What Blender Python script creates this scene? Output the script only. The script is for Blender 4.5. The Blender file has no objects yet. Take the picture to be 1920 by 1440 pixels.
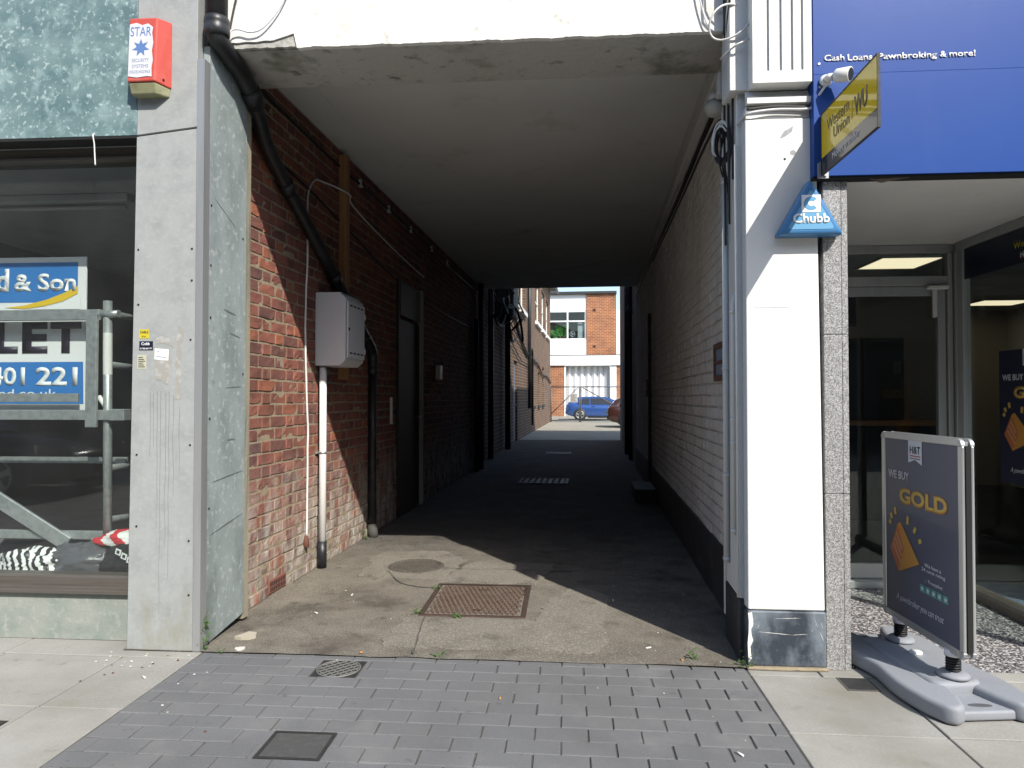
import bpy, bmesh, math, random
from mathutils import Vector, Matrix, noise as mn

random.seed(7)
S = bpy.context.scene
COL = S.collection
R = math.radians

# ------------------------------------------------------------------ camera
cam_d = bpy.data.cameras.new('camera')
cam = bpy.data.objects.new('camera', cam_d)
COL.objects.link(cam)
cam.location = (0, -3.36, 1.27)
cam.rotation_euler = (R(90 + 1.10), 0, R(4.3))
cam_d.sensor_width = 36
cam_d.lens = 1300 / 1920 * 36
cam_d.clip_start = 0.05
cam_d.clip_end = 900
S.camera = cam

# ------------------------------------------------------------------ light
SUN = Vector((-.666, 1.0, -1.10)).normalized()
world = bpy.data.worlds.new('World')
S.world = world
world.use_nodes = True
wn = world.node_tree.nodes
wl = world.node_tree.links
bg = wn['Background']
sky = wn.new('ShaderNodeTexSky')
sky.sky_type = 'NISHITA'
sky.sun_disc = False
sky.sun_elevation = R(42.5)
sky.sun_rotation = R(146.3)
wl.new(sky.outputs[0], bg.inputs[0])
bg.inputs[1].default_value = 0.15
sun_d = bpy.data.lights.new('sun', 'SUN')
sun_d.energy = 3.9
sun_d.angle = R(0.5)
sun_d.color = (1.0, .955, .88)
sun = bpy.data.objects.new('sun', sun_d)
COL.objects.link(sun)
sun.rotation_euler = SUN.to_track_quat('-Z', 'Y').to_euler()
sun.location = (6, -9, 12)
S.view_settings.view_transform = 'Standard'
S.view_settings.look = 'None'
S.view_settings.gamma = 1
S.view_settings.exposure = 0.60
S.view_settings.use_curve_mapping = False
S.cycles.diffuse_bounces = 1
S.cycles.max_bounces = 8
S.cycles.transparent_max_bounces = 16

# ------------------------------------------------------------------ frames
FAC = Matrix.Identity(4)                       # shop fronts: x along street, y into the block
ANG = R(2.37)
PAS = Matrix.Translation((0, -3.36, 0)) @ Matrix.Rotation(-ANG, 4, 'Z')   # passage: x across, y along
PASL = PAS @ Matrix.Translation((.012, -.2, 0))      # the left wall and everything fixed to it
ROOTS = []


# ------------------------------------------------------------------ materials
def nd(t, typ, **k):
    n = t.nodes.new(typ)
    for a, b in k.items():
        setattr(n, a, b)
    return n


def setin(t, sock, v):
    if isinstance(v, bpy.types.NodeSocket):
        t.links.new(v, sock)
    else:
        sock.default_value = v


def mathn(t, op, a, b=0.0, clamp=False):
    n = nd(t, 'ShaderNodeMath', operation=op, use_clamp=clamp)
    setin(t, n.inputs[0], a)
    setin(t, n.inputs[1], b)
    return n.outputs[0]


def maprange(t, v, a, b, c=0.0, d=1.0):
    n = nd(t, 'ShaderNodeMapRange')
    for i, x in enumerate((v, a, b, c, d)):
        setin(t, n.inputs[i], x)
    return n.outputs[0]


def mixc(t, f, a, b, mode='MIX'):
    n = nd(t, 'ShaderNodeMix', data_type='RGBA', blend_type=mode)
    setin(t, n.inputs[0], f)
    setin(t, n.inputs[6], a)
    setin(t, n.inputs[7], b)
    return n.outputs[2]


def c4(c):
    return (c[0], c[1], c[2], 1)


def pos(t, stretch=(1, 1, 1)):
    g = nd(t, 'ShaderNodeNewGeometry')
    if tuple(stretch) == (1, 1, 1):
        return g.outputs['Position']
    m = nd(t, 'ShaderNodeVectorMath', operation='MULTIPLY')
    t.links.new(g.outputs['Position'], m.inputs[0])
    m.inputs[1].default_value = stretch
    return m.outputs[0]


def tex(t, kind, scale, detail=6, stretch=(1, 1, 1), rough=.6):
    if kind == 'noise':
        n = nd(t, 'ShaderNodeTexNoise')
        n.inputs['Scale'].default_value = scale
        n.inputs['Detail'].default_value = detail
        n.inputs['Roughness'].default_value = rough
        t.links.new(pos(t, stretch), n.inputs['Vector'])
        return n.outputs['Fac']
    n = nd(t, 'ShaderNodeTexVoronoi')
    n.inputs['Scale'].default_value = scale
    t.links.new(pos(t, stretch), n.inputs['Vector'])
    if kind == 'cell':
        sx = nd(t, 'ShaderNodeSeparateColor')
        t.links.new(n.outputs['Color'], sx.inputs[0])
        return sx.outputs[0]
    if kind == 'crack':
        n.feature = 'DISTANCE_TO_EDGE'
    return n.outputs['Distance']


def zval(t):
    s = nd(t, 'ShaderNodeSeparateXYZ')
    t.links.new(pos(t), s.inputs[0])
    return s.outputs[2]


def M(name, base, layers=(), rough=.7, metal=0.0, bump=0.0, bscale=60, bdetail=5, rand=None, spec=None,
      rvar=0.0, coat=0.0, hue=None):
    """layers: (colour, kind, scale, lo, hi, strength, stretch, zrange)"""
    m = bpy.data.materials.new(name)
    m.use_nodes = True
    t = m.node_tree
    p = t.nodes['Principled BSDF']
    col = c4(base)
    if rand:
        src, ramp = rand
        if src == 'object':
            v = nd(t, 'ShaderNodeObjectInfo').outputs['Random']
        else:
            v = nd(t, 'ShaderNodeNewGeometry').outputs['Random Per Island']
        cr = nd(t, 'ShaderNodeValToRGB')
        e = cr.color_ramp.elements
        while len(e) < len(ramp):
            e.new(.5)
        for i, (a, c) in enumerate(ramp):
            e[i].position = a
            e[i].color = c4(c)
        t.links.new(v, cr.inputs[0])
        col = cr.outputs[0]
    for L in layers:
        c, kind, sc, lo, hi, st = L[:6]
        stretch = L[6] if len(L) > 6 and L[6] else (1, 1, 1)
        zr = L[7] if len(L) > 7 else None
        f = maprange(t, tex(t, kind, sc, 7, stretch), lo, hi)
        f = mathn(t, 'MULTIPLY', f, st)
        if zr == 'pale_layer':            # tan grit tone; also paints the sunlit entrance paler than the shaded depth
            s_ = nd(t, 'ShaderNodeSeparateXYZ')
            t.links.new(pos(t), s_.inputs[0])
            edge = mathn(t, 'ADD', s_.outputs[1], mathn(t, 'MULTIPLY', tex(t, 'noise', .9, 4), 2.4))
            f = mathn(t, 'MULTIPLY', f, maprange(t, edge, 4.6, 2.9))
        elif zr:
            f = mathn(t, 'MULTIPLY', f, maprange(t, zval(t), zr[0], zr[1]))
        col = mixc(t, f, col, c4(c))
    setin(t, p.inputs['Base Color'], col)
    p.inputs['Roughness'].default_value = rough
    if rvar:
        r = maprange(t, tex(t, 'noise', 9, 5), .3, .7, rough - rvar, rough + rvar)
        t.links.new(r, p.inputs['Roughness'])
    p.inputs['Metallic'].default_value = metal
    if spec is not None:
        p.inputs['Specular IOR Level'].default_value = spec
    if coat:
        p.inputs['Coat Weight'].default_value = coat
        p.inputs['Coat Roughness'].default_value = .06
    if bump:
        b = nd(t, 'ShaderNodeBump')
        b.inputs['Strength'].default_value = 1
        b.inputs['Distance'].default_value = bump
        t.links.new(tex(t, 'noise', bscale, bdetail, rough=.7), b.inputs['Height'])
        t.links.new(b.outputs[0], p.inputs['Normal'])
    return m


def glass(name, tint=(.92, .95, .94), ior=1.5, rough=0.0, pale_layer=0.0):
    m = bpy.data.materials.new(name)
    m.use_nodes = True
    t = m.node_tree
    t.nodes.remove(t.nodes['Principled BSDF'])
    out = t.nodes['Material Output']
    tr = nd(t, 'ShaderNodeBsdfTransparent')
    tr.inputs[0].default_value = c4(tint)
    gl = nd(t, 'ShaderNodeBsdfGlossy')
    gl.inputs['Roughness'].default_value = rough
    g = nd(t, 'ShaderNodeNewGeometry')
    dt = nd(t, 'ShaderNodeVectorMath', operation='DOT_PRODUCT')
    t.links.new(g.outputs['Normal'], dt.inputs[0])
    t.links.new(g.outputs['Incoming'], dt.inputs[1])
    k = mathn(t, 'SUBTRACT', 1.0, mathn(t, 'ABSOLUTE', dt.outputs['Value']), True)
    f0 = ((ior - 1) / (ior + 1)) ** 2
    fr = mathn(t, 'MULTIPLY_ADD', mathn(t, 'POWER', k, 5.0), 1 - f0)
    fr.node.inputs[2].default_value = f0
    mx = nd(t, 'ShaderNodeMixShader')
    t.links.new(fr, mx.inputs[0])
    t.links.new(tr.outputs[0], mx.inputs[1])
    t.links.new(gl.outputs[0], mx.inputs[2])
    res = mx.outputs[0]
    if pale_layer:                     # a thin film of street dust on the pane
        df_ = nd(t, 'ShaderNodeBsdfDiffuse')
        df_.inputs[0].default_value = (.5, .5, .5, 1)
        m2 = nd(t, 'ShaderNodeMixShader')
        t.links.new(maprange(t, tex(t, 'noise', 2.5, 6), .3, .7, pale_layer * .5, pale_layer * 1.5), m2.inputs[0])
        t.links.new(res, m2.inputs[1])
        t.links.new(df_.outputs[0], m2.inputs[2])
        res = m2.outputs[0]
    t.links.new(res, out.inputs[0])
    return m


def emis(name, col, strength):
    m = bpy.data.materials.new(name)
    m.use_nodes = True
    t = m.node_tree
    p = t.nodes['Principled BSDF']
    p.inputs['Base Color'].default_value = c4(col)
    p.inputs['Emission Color'].default_value = c4(col)
    p.inputs['Emission Strength'].default_value = strength
    return m


def brick_sheet(name, axis, ramp, mortar, w=.225, h=.076, dirt=(.05, .035, .03)):
    """far brickwork, too small to pick apart: colour and joints by brick texture"""
    m = bpy.data.materials.new(name)
    m.use_nodes = True
    t = m.node_tree
    p = t.nodes['Principled BSDF']
    s = nd(t, 'ShaderNodeSeparateXYZ')
    t.links.new(pos(t), s.inputs[0])
    c = nd(t, 'ShaderNodeCombineXYZ')
    t.links.new(s.outputs[axis], c.inputs[0])
    t.links.new(s.outputs[2], c.inputs[1])
    b = nd(t, 'ShaderNodeTexBrick')
    b.inputs['Scale'].default_value = 1
    b.inputs['Brick Width'].default_value = w
    b.inputs['Row Height'].default_value = h
    b.inputs['Mortar Size'].default_value = .011
    b.inputs['Mortar Smooth'].default_value = .2
    b.inputs['Color1'].default_value = c4(ramp[0])
    b.inputs['Color2'].default_value = c4(ramp[1])
    b.inputs['Mortar'].default_value = c4(mortar)
    t.links.new(c.outputs[0], b.inputs['Vector'])
    f = maprange(t, tex(t, 'noise', 1.3, 8), .45, .75)
    col = mixc(t, mathn(t, 'MULTIPLY', f, .5), b.outputs['Color'], c4(dirt))
    f2 = maprange(t, tex(t, 'noise', 7, 6), .5, .7)
    col = mixc(t, mathn(t, 'MULTIPLY', f2, .35), col, c4(ramp[2]))
    t.links.new(col, p.inputs['Base Color'])
    p.inputs['Roughness'].default_value = .9
    bp = nd(t, 'ShaderNodeBump')
    bp.inputs['Distance'].default_value = .006
    bp.invert = True
    t.links.new(b.outputs['Fac'], bp.inputs['Height'])
    t.links.new(bp.outputs[0], p.inputs['Normal'])
    return m


WHT = (.78, .78, .76)
brick_layers = [
    ((.075, .045, .04), 'noise', 1.3, .45, .75, .45),
    ((.035, .022, .02), 'noise', 6, .5, .75, .75),
    ((.36, .13, .075), 'noise', 14, .58, .75, .3),
    ((.48, .44, .385), 'noise', 9, .38, .58, .95, (1, 1, .35), (.90, .30)),
    ((.32, .27, .22), 'noise', 40, .5, .7, .5, None, (.9, .2)),
    ((.40, .33, .27), 'noise', 10, .62, .74, .4),
    ((.05, .055, .03), 'noise', 8, .48, .66, .75, None, (.42, .02)),
]
ramp_brick = [(0.0, (.16, .075, .064)), (.22, (.24, .090, .066)), (.5, (.315, .115, .078)), (.75, (.235, .088, .070)),
              (.95, (.39, .135, .072)), (1.0, (.19, .105, .092))]
m_brick = M('red_brick_single', (.2, .06, .04), brick_layers, rough=.92, bump=.004, bscale=90, rand=('object', ramp_brick))
m_brick_s = M('red_brick_joined', (.2, .06, .04), brick_layers, rough=.92, bump=.004, bscale=90, rand=('island', ramp_brick))
m_mortar = M('lime_mortar', (.33, .27, .18), [((.15, .12, .085), 'noise', 7, .5, .72, .7), ((.46, .41, .32), 'noise', 30, .5, .7, .6)],
             rough=.95, bump=.006, bscale=70)
paint_layers = [((.58, .55, .50), 'noise', 2.2, .42, .70, .7, (1, 1, .5)), ((.22, .19, .16), 'noise', 20, .64, .78, .7),
                ((.36, .33, .28), 'noise', 6, .5, .8, .5, (1, 1, .3), (1.3, .3))]
m_pbrick = M('painted_brick_single', (.80, .785, .75), paint_layers, rough=.8, bump=.004, bscale=60)
m_pmortar = M('painted_joint', (.68, .66, .62), paint_layers, rough=.85, bump=.004, bscale=60)
m_wpaint = M('white_wall_paint', (.80, .80, .77), [((.45, .42, .37), 'noise', 3, .62, .8, .5), ((.35, .32, .28), 'noise', 26, .7, .8, .5)],
             rough=.65, bump=.0015, bscale=30)
m_plaster = M('white_plaster', (.78, .77, .73), [((.42, .38, .28), 'noise', 4, .55, .75, .6), ((.30, .27, .18), 'noise', 14, .62, .75, .6)],
              rough=.8, bump=.004, bscale=22)
m_blackplinth = M('black_plinth_paint', (.035, .045, .06), [((.24, .28, .32), 'noise', 7, .40, .64, .75, (1, 1, .6)),
                  ((.55, .56, .56), 'noise', 34, .66, .74, .9)], rough=.5, bump=.004, bscale=30)
m_skirt = M('black_skirting_paint', (.03, .032, .036), [((.10, .10, .10), 'noise', 6, .5, .75, .6)], rough=.7, bump=.003, bscale=40)
m_lintel = M('concrete_lintel', (.50, .49, .455), [((.085, .092, .045), 'noise', 3.4, .53, .68, .85), ((.06, .055, .04), 'noise', 9, .60, .73, .8), ((.36, .345, .30), 'noise', 1.7, .45, .7, .6),
             ((.55, .53, .48), 'noise', 25, .6, .75, .5)], rough=.9, bump=.008, bscale=24)
m_ceil = M('painted_ceiling_board', (.70, .71, .68), [((.60, .605, .57), 'noise', 1.2, .4, .7, .6), ((.34, .30, .24), 'noise', 5, .66, .8, .4), ((.46, .43, .36), 'noise', 1.9, .58, .72, .55)], rough=.85, bump=.001, bscale=50)
m_grey = M('grey_panel', (.345, .36, .352), [((.27, .285, .28), 'noise', 8, .45, .68, .7), ((.42, .43, .42), 'noise', 40, .5, .7, .5),
           ((.22, .23, .21), 'noise', 5, .60, .74, .35, (1, 1, .15)), ((.25, .24, .16), 'noise', 7, .46, .68, .7, (1, 1, .4), (.4, .1))],
           rough=.6, bump=.0008, bscale=90)
m_sidepanel = M('weathered_grey_panel', (.30, .345, .34), [((.20, .235, .235), 'noise', 6, .45, .66, .8, (1, 1, .5)), ((.50, .53, .52), 'noise', 26, .55, .68, .75),
                ((.15, .17, .165), 'noise', 10, .62, .72, .6), ((.10, .12, .09), 'noise', 5, .45, .65, .75, (1, 1, .6), (.7, .05))], rough=.62, bump=.0012, bscale=60)
m_verd = M('verdigris_panel', (.155, .235, .24), [((.085, .155, .165), 'noise', 4.0, .40, .64, .85, (1, 1, 1.6)), ((.30, .37, .37), 'noise', 2.2, .5, .7, .5, (.6, 1, 1.8)), ((.27, .375, .375), 'noise', 13, .50, .66, .8, (1, 1, .75)),
           ((.50, .60, .59), 'noise', 46, .56, .68, .75)], rough=.5, bump=.0012, bscale=60)
m_stone = M('pale_green_stone', (.30, .32, .285), [((.19, .24, .21), 'noise', 6, .45, .68, .8), ((.38, .385, .35), 'noise', 26, .52, .66, .7), ((.13, .16, .12), 'noise', 7, .55, .7, .5, None, (.14, .0))], rough=.7, bump=.0015, bscale=60)
m_bronze = M('bronze_window_frame', (.16, .145, .125), [((.07, .06, .055), 'noise', 30, .5, .7, .5, (.1, 1, 3))], rough=.45, metal=.5)
m_alu = M('aluminium_trim', (.46, .47, .47), [((.33, .34, .34), 'noise', 12, .5, .7, .5, (1, 1, .1))], rough=.42, metal=.6, bump=.0003)
m_wood_old = M('weathered_timber_edge', (.30, .27, .20), [((.12, .11, .08), 'noise', 20, .45, .6, .8, (1, 1, .06))], rough=.9, bump=.004, bscale=40)
m_timber = M('brown_timber', (.46, .24, .11), [((.30, .14, .06), 'noise', 26, .45, .65, .8, (3, 3, .08))], rough=.75, bump=.001, bscale=60)
m_pipe = M('black_pipe_paint', (.018, .019, .022), [((.07, .075, .08), 'noise', 10, .55, .75, .6), ((.16, .17, .14), 'noise', 40, .66, .76, .6)], rough=.42, bump=.001, bscale=30)
m_black = M('black_cable_sheath', (.012, .012, .013), rough=.55)
m_dkcab = M('dusty_cable_sheath', (.05, .048, .045), rough=.7)
m_wplastic = M('white_plastic', (.76, .75, .72), [((.5, .48, .42), 'noise', 14, .6, .8, .4)], rough=.4)
m_boxgrey = M('grey_cabinet_plastic', (.70, .70, .71), [((.60, .60, .60), 'noise', 5, .5, .7, .35)], rough=.55, bump=.0004, bscale=200)
m_dark = M('dark_gap', (.012, .012, .012), rough=.9)
m_ddoor = M('dark_brown_door', (.022, .016, .013), [((.04, .03, .024), 'noise', 9, .5, .7, .5, (1, 1, .1))], rough=.6)
m_terra = M('terracotta', (.22, .085, .06), [((.16, .06, .045), 'noise', 30, .5, .7, .7)], rough=.85, bump=.002)
m_flag = M('buff_flagstone', (.40, .385, .34), [((.255, .24, .205), 'noise', 2.4, .42, .7, .75), ((.42, .41, .37), 'noise', 90, .5, .7, .5),
           ((.15, .14, .125), 'noise', 9, .62, .74, .65), ((.20, .19, .16), 'noise', 1.1, .46, .68, .65), ((.19, .185, .12), 'noise', 2.3, .58, .74, .5), ((.05, .048, .044), 'noise', 22, .72, .76, .7)], rough=.88, bump=.0016, bscale=160, rand=('object', [(0, (.305, .30, .277)), (.5, (.335, .327, .298)), (1, (.36, .353, .325))]))
m_paver = M('charcoal_paver', (.13, .134, .14), [((.105, .106, .107), 'noise', 2.5, .45, .7, .5), ((.22, .22, .218), 'noise', 120, .55, .7, .5),
            ((.06, .06, .06), 'noise', 12, .645, .70, .6), ((.19, .185, .175), 'noise', 1.1, .48, .70, .45), ((.095, .096, .098), 'noise', .7, .46, .66, .45), ((.07, .07, .07), 'noise', 200, .57, .64, .5), ((.24, .235, .22), 'noise', 3.5, .55, .8, .5)], rough=.86, bump=.0014, bscale=240,
            rand=('object', [(0, (.144, .146, .148)), (.5, (.155, .157, .159)), (1, (.166, .167, .168))]))
m_joint = M('joint_sand', (.085, .082, .075), [((.14, .13, .11), 'noise', 14, .5, .7, .7), ((.05, .07, .025), 'noise', 5, .6, .72, .6)], rough=.95, bump=.004, bscale=120)
m_asph = M('old_asphalt', (.054, .051, .047), [((.045, .043, .04), 'noise', 1.7, .45, .70, .75), ((.20, .178, .142), 'noise', 1.6, .22, .50, .95, None, 'pale_layer'), ((.25, .225, .18), 'noise', 5, .5, .7, .75, None, 'pale_layer'),
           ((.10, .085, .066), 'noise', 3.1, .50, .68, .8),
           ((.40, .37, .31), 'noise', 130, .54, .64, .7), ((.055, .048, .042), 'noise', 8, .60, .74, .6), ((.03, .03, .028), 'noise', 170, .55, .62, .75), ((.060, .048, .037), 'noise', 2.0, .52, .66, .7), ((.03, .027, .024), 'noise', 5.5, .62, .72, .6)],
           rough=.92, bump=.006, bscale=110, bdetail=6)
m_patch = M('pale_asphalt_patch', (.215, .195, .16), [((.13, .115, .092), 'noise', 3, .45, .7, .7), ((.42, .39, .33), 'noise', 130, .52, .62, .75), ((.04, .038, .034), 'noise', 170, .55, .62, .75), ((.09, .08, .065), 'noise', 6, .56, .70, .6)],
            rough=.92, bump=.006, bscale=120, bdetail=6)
m_yard = M('yard_concrete', (.34, .32, .26), [((.25, .235, .19), 'noise', .9, .42, .7, .8), ((.4, .39, .33), 'noise', 8, .5, .7, .5)], rough=.9, bump=.004, bscale=40)
m_road = M('street_asphalt', (.10, .10, .10), [((.07, .07, .07), 'noise', .8, .4, .7, .6)], rough=.9)
m_iron = M('rusty_iron', (.070, .048, .038), [((.13, .075, .05), 'noise', 12, .45, .7, .7), ((.05, .045, .042), 'noise', 30, .55, .7, .6)], rough=.7, metal=.3, bump=.001, bscale=150)
m_iron2 = M('worn_tread_iron', (.165, .118, .092), [((.10, .068, .05), 'noise', 14, .45, .7, .7)], rough=.55, metal=.35, bump=.0006, bscale=150)
m_dkiron = M('dark_iron', (.038, .039, .039), [((.075, .075, .07), 'noise', 26, .5, .7, .6)], rough=.6, metal=.3, bump=.0015, bscale=140)
m_granite = M('speckled_granite', (.30, .298, .292), [((.13, .13, .13), 'cell', 260, .60, .64, .85), ((.50, .495, .49), 'cell', 230, .70, .72, .85), ((.09, .09, .095), 'noise', 190, .57, .62, .7),
              ((.18, .16, .12), 'noise', 6, .5, .7, .6, None, (.9, .1))], rough=.42)
m_terraz = M('terrazzo_floor', (.16, .15, .16), [((.60, .58, .56), 'cell', 95, .60, .61, .95), ((.03, .03, .035), 'cell', 120, .66, .67, .95), ((.3, .28, .27), 'noise', 50, .55, .6, .5)], rough=.5)
m_blue = M('gloss_blue_sign', (.012, .062, .285), [((.016, .070, .295), 'noise', 1.1, .4, .7, .5), ((.05, .10, .30), 'noise', 2.5, .56, .8, .25, (1, 1, .35))], rough=.40, bump=.0003, bscale=8, spec=.24)
m_wtext = M('white_lettering', (.82, .82, .82), rough=.5)
m_soffit = M('grey_soffit', (.74, .73, .69), [((.66, .64, .60), 'noise', 3, .45, .7, .6), ((.25, .2, .15), 'noise', 9, .68, .78, .5)], rough=.85, bump=.001)
m_frame = M('aluminium_door_frame', (.50, .51, .50), [((.38, .39, .38), 'noise', 12, .5, .7, .5, (1, 1, .1))], rough=.4, metal=.45)
m_interior = M('interior_wall_paint', (.50, .44, .38), rough=.9)
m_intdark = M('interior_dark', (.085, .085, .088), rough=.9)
m_intfloor = M('interior_carpet', (.03, .03, .032), rough=.95)
m_intceil = M('interior_ceiling', (.60, .62, .64), [((.3, .3, .3), 'noise', 3, .5, .7, .4)], rough=.9)
m_glass = glass('window_glass')
m_glass2 = glass('far_window_glass', (.75, .8, .8))
m_alumb = M('brushed_aluminium', (.62, .63, .63), [((.5, .51, .51), 'noise', 20, .5, .7, .4, (6, 6, .2))], rough=.32, metal=.75)
m_base = M('grey_moulded_plastic', (.275, .29, .315), [((.22, .232, .255), 'noise', 260, .5, .62, .6), ((.20, .205, .21), 'noise', 5, .55, .75, .45)], rough=.6, bump=.0008, bscale=350)
m_galv = M('galvanised_steel', (.44, .46, .46), [((.30, .32, .32), 'noise', 30, .45, .65, .7), ((.58, .60, .60), 'noise', 12, .55, .7, .6)], rough=.42, metal=.55)

# ------------------------------------------------------------------ mesh building


class MB:
    def __init__(self):
        self.v, self.f, self.s = [], [], []

    def add(self, vs, fs, smooth=False):
        b = len(self.v)
        self.v += [tuple(x) for x in vs]
        for f in fs:
            self.f.append(tuple(b + i for i in f))
            self.s.append(smooth)
        return self

    def box(self, x0, x1, y0, y1, z0, z1):
        return self.hexa([(x0, y0, z0), (x1, y0, z0), (x1, y1, z0), (x0, y1, z0), (x0, y0, z1), (x1, y0, z1), (x1, y1, z1), (x0, y1, z1)])

    def hexa(self, p):
        return self.add(p, [(0, 3, 2, 1), (4, 5, 6, 7), (0, 1, 5, 4), (1, 2, 6, 5), (2, 3, 7, 6), (3, 0, 4, 7)])

    def prism(self, poly, ax, a, b):
        """2-D outline swept along axis ax: x:(y,z) y:(x,z) z:(x,y)"""
        n = len(poly)

        def P(q, t):
            return {'x': (t, q[0], q[1]), 'y': (q[0], t, q[1]), 'z': (q[0], q[1], t)}[ax]
        vs = [P(q, a) for q in poly] + [P(q, b) for q in poly]
        fs = [tuple(range(n))[::-1], tuple(range(n, 2 * n))] + [(i, (i + 1) % n, n + (i + 1) % n, n + i) for i in range(n)]
        return self.add(vs, fs)

    def tube(self, pts, r, n=8, closed=False, caps=True):
        pts = [Vector(p) for p in pts]
        m = len(pts)
        rs = r if isinstance(r, (list, tuple)) else [r] * m
        vs, fs = [], []
        t0 = (pts[1] - pts[0]).normalized()
        up = Vector((0, 0, 1)) if abs(t0.z) < .9 else Vector((1, 0, 0))
        nrm = t0.cross(up).normalized()
        for i in range(m):
            if closed:
                t = (pts[(i + 1) % m] - pts[i - 1]).normalized()
            else:
                t = (pts[min(i + 1, m - 1)] - pts[max(i - 1, 0)]).normalized()
            nrm = (nrm - t * nrm.dot(t)).normalized()
            bn = t.cross(nrm)
            for k in range(n):
                a = 2 * math.pi * k / n
                vs.append(pts[i] + (nrm * math.cos(a) + bn * math.sin(a)) * rs[i])
        mm = m if closed else m - 1
        for i in range(mm):
            for k in range(n):
                j = (i + 1) % m
                fs.append((i * n + k, i * n + (k + 1) % n, j * n + (k + 1) % n, j * n + k))
        self.add(vs, fs, True)
        if caps and not closed:
            b = len(self.v) - len(vs)
            self.f.append(tuple(b + k for k in range(n)))
            self.f.append(tuple(b + (m - 1) * n + k for k in range(n)))
            self.s += [False, False]
        return self

    def cyl(self, p0, p1, r, n=16, r1=None):
        return self.tube([p0, p1], [r, r if r1 is None else r1], n)

    def lathe(self, prof, c, n=24, ax='z'):
        """prof: (radius, height) pairs"""
        vs, fs = [], []
        for (r, h) in prof:
            for k in range(n):
                a = 2 * math.pi * k / n
                p = (r * math.cos(a), r * math.sin(a), h)
                if ax == 'y':
                    p = (p[0], p[2], p[1])
                if ax == 'x':
                    p = (p[2], p[0], p[1])
                vs.append((c[0] + p[0], c[1] + p[1], c[2] + p[2]))
        for i in range(len(prof) - 1):
            for k in range(n):
                fs.append((i * n + k, i * n + (k + 1) % n, (i + 1) * n + (k + 1) % n, (i + 1) * n + k))
        fs.append(tuple(range(n)))
        fs.append(tuple(range((len(prof) - 1) * n, len(prof) * n)))
        return self.add(vs, fs, True)

    def grid(self, fn, nu, nv, smooth=True):
        vs = [fn(i / nu, j / nv) for j in range(nv + 1) for i in range(nu + 1)]
        w = nu + 1
        fs = [(j * w + i, j * w + i + 1, (j + 1) * w + i + 1, (j + 1) * w + i) for j in range(nv) for i in range(nu)]
        return self.add(vs, fs, smooth)

    def mesh(self, name, bevel=0, seg=1, recalc=True):
        me = bpy.data.meshes.new(name)
        me.from_pydata(self.v, [], self.f)
        me.polygons.foreach_set('use_smooth', self.s)
        if recalc or bevel:
            bm = bmesh.new()
            bm.from_mesh(me)
            if bevel:
                bmesh.ops.remove_doubles(bm, verts=bm.verts, dist=1e-6)
                es = [e for e in bm.edges if len(e.link_faces) == 2 and e.calc_face_angle(0) > .5]
                bmesh.ops.bevel(bm, geom=es, offset=bevel, segments=seg, affect='EDGES', profile=.5, clamp_overlap=True)
            bmesh.ops.recalc_face_normals(bm, faces=bm.faces)
            bm.to_mesh(me)
            bm.free()
        me.update()
        return me


def box(*a):
    return MB().box(*a)


def link(name, me, mat, parent=None, loc=None, rz=None):
    o = bpy.data.objects.new(name, me)
    if mat is not None and not me.materials:
        me.materials.append(mat)
    COL.objects.link(o)
    if parent is not None:
        o.parent = parent
    if loc is not None:
        o.location = loc
    if rz is not None:
        o.rotation_euler = (0, 0, rz)
    return o


def part(name, mb, mat, parent, bevel=0, seg=1, label=None, stuff=False):
    o = link(name, mb.mesh(name, bevel, seg), mat, parent)
    if label:
        o['label'] = label
    if stuff:
        o['kind'] = 'stuff'
    return o


def tag(o, label, cat, group=None, kind=None):
    if label:
        o['label'] = label
    if cat:
        o['category'] = cat
    if group:
        o['group'] = group
    if kind:
        o['kind'] = kind


def thing(name, label, cat, frame=FAC, group=None, kind=None):
    e = bpy.data.objects.new(name, None)
    e.empty_display_size = .1
    COL.objects.link(e)
    e.matrix_world = frame
    tag(e, label, cat, group, kind)
    ROOTS.append((e, frame))
    return e


def solo(name, mb, mat, label, cat, frame=FAC, group=None, kind=None, bevel=0, seg=1):
    me = mb.mesh(name, bevel, seg)
    lo = Vector([min(v.co[i] for v in me.vertices) for i in range(3)])
    hi = Vector([max(v.co[i] for v in me.vertices) for i in range(3)])
    c = Vector(((lo.x + hi.x) / 2, (lo.y + hi.y) / 2, lo.z))
    me.transform(Matrix.Translation(-c))
    o = link(name, me, mat)
    o.matrix_world = frame @ Matrix.Translation(c)
    tag(o, label, cat, group, kind)
    return o


BOXES = {}


def mesh_corners(me):
    if me.name not in BOXES:
        co = [0.0] * (3 * len(me.vertices))
        me.vertices.foreach_get('co', co)
        r = [(min(co[i::3]), max(co[i::3])) for i in range(3)]
        BOXES[me.name] = [Vector((x, y, z)) for x in r[0] for y in r[1] for z in r[2]]
    return BOXES[me.name]


def settle():
    """move every root to the base centre of its parts"""
    for e, fr in ROOTS:
        lo, hi = Vector((1e9,) * 3), Vector((-1e9,) * 3)
        any_ = False

        def walk(o, mtx):
            nonlocal any_
            m = mtx @ Matrix.LocRotScale(o.location, o.rotation_euler, o.scale)
            if o.type == 'MESH' and len(o.data.vertices):
                any_ = True
                for q in mesh_corners(o.data):
                    p = m @ q
                    for i in range(3):
                        lo[i] = min(lo[i], p[i])
                        hi[i] = max(hi[i], p[i])
            for ch in KIDS.get(o.name, ()):
                walk(ch, m)
        for ch in KIDS.get(e.name, ()):
            walk(ch, Matrix.Identity(4))
        if not any_:
            continue
        c = Vector(((lo.x + hi.x) / 2, (lo.y + hi.y) / 2, lo.z))
        e.matrix_world = fr @ Matrix.Translation(c)
        for ch in KIDS.get(e.name, ()):
            ch.location = ch.location - c


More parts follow.
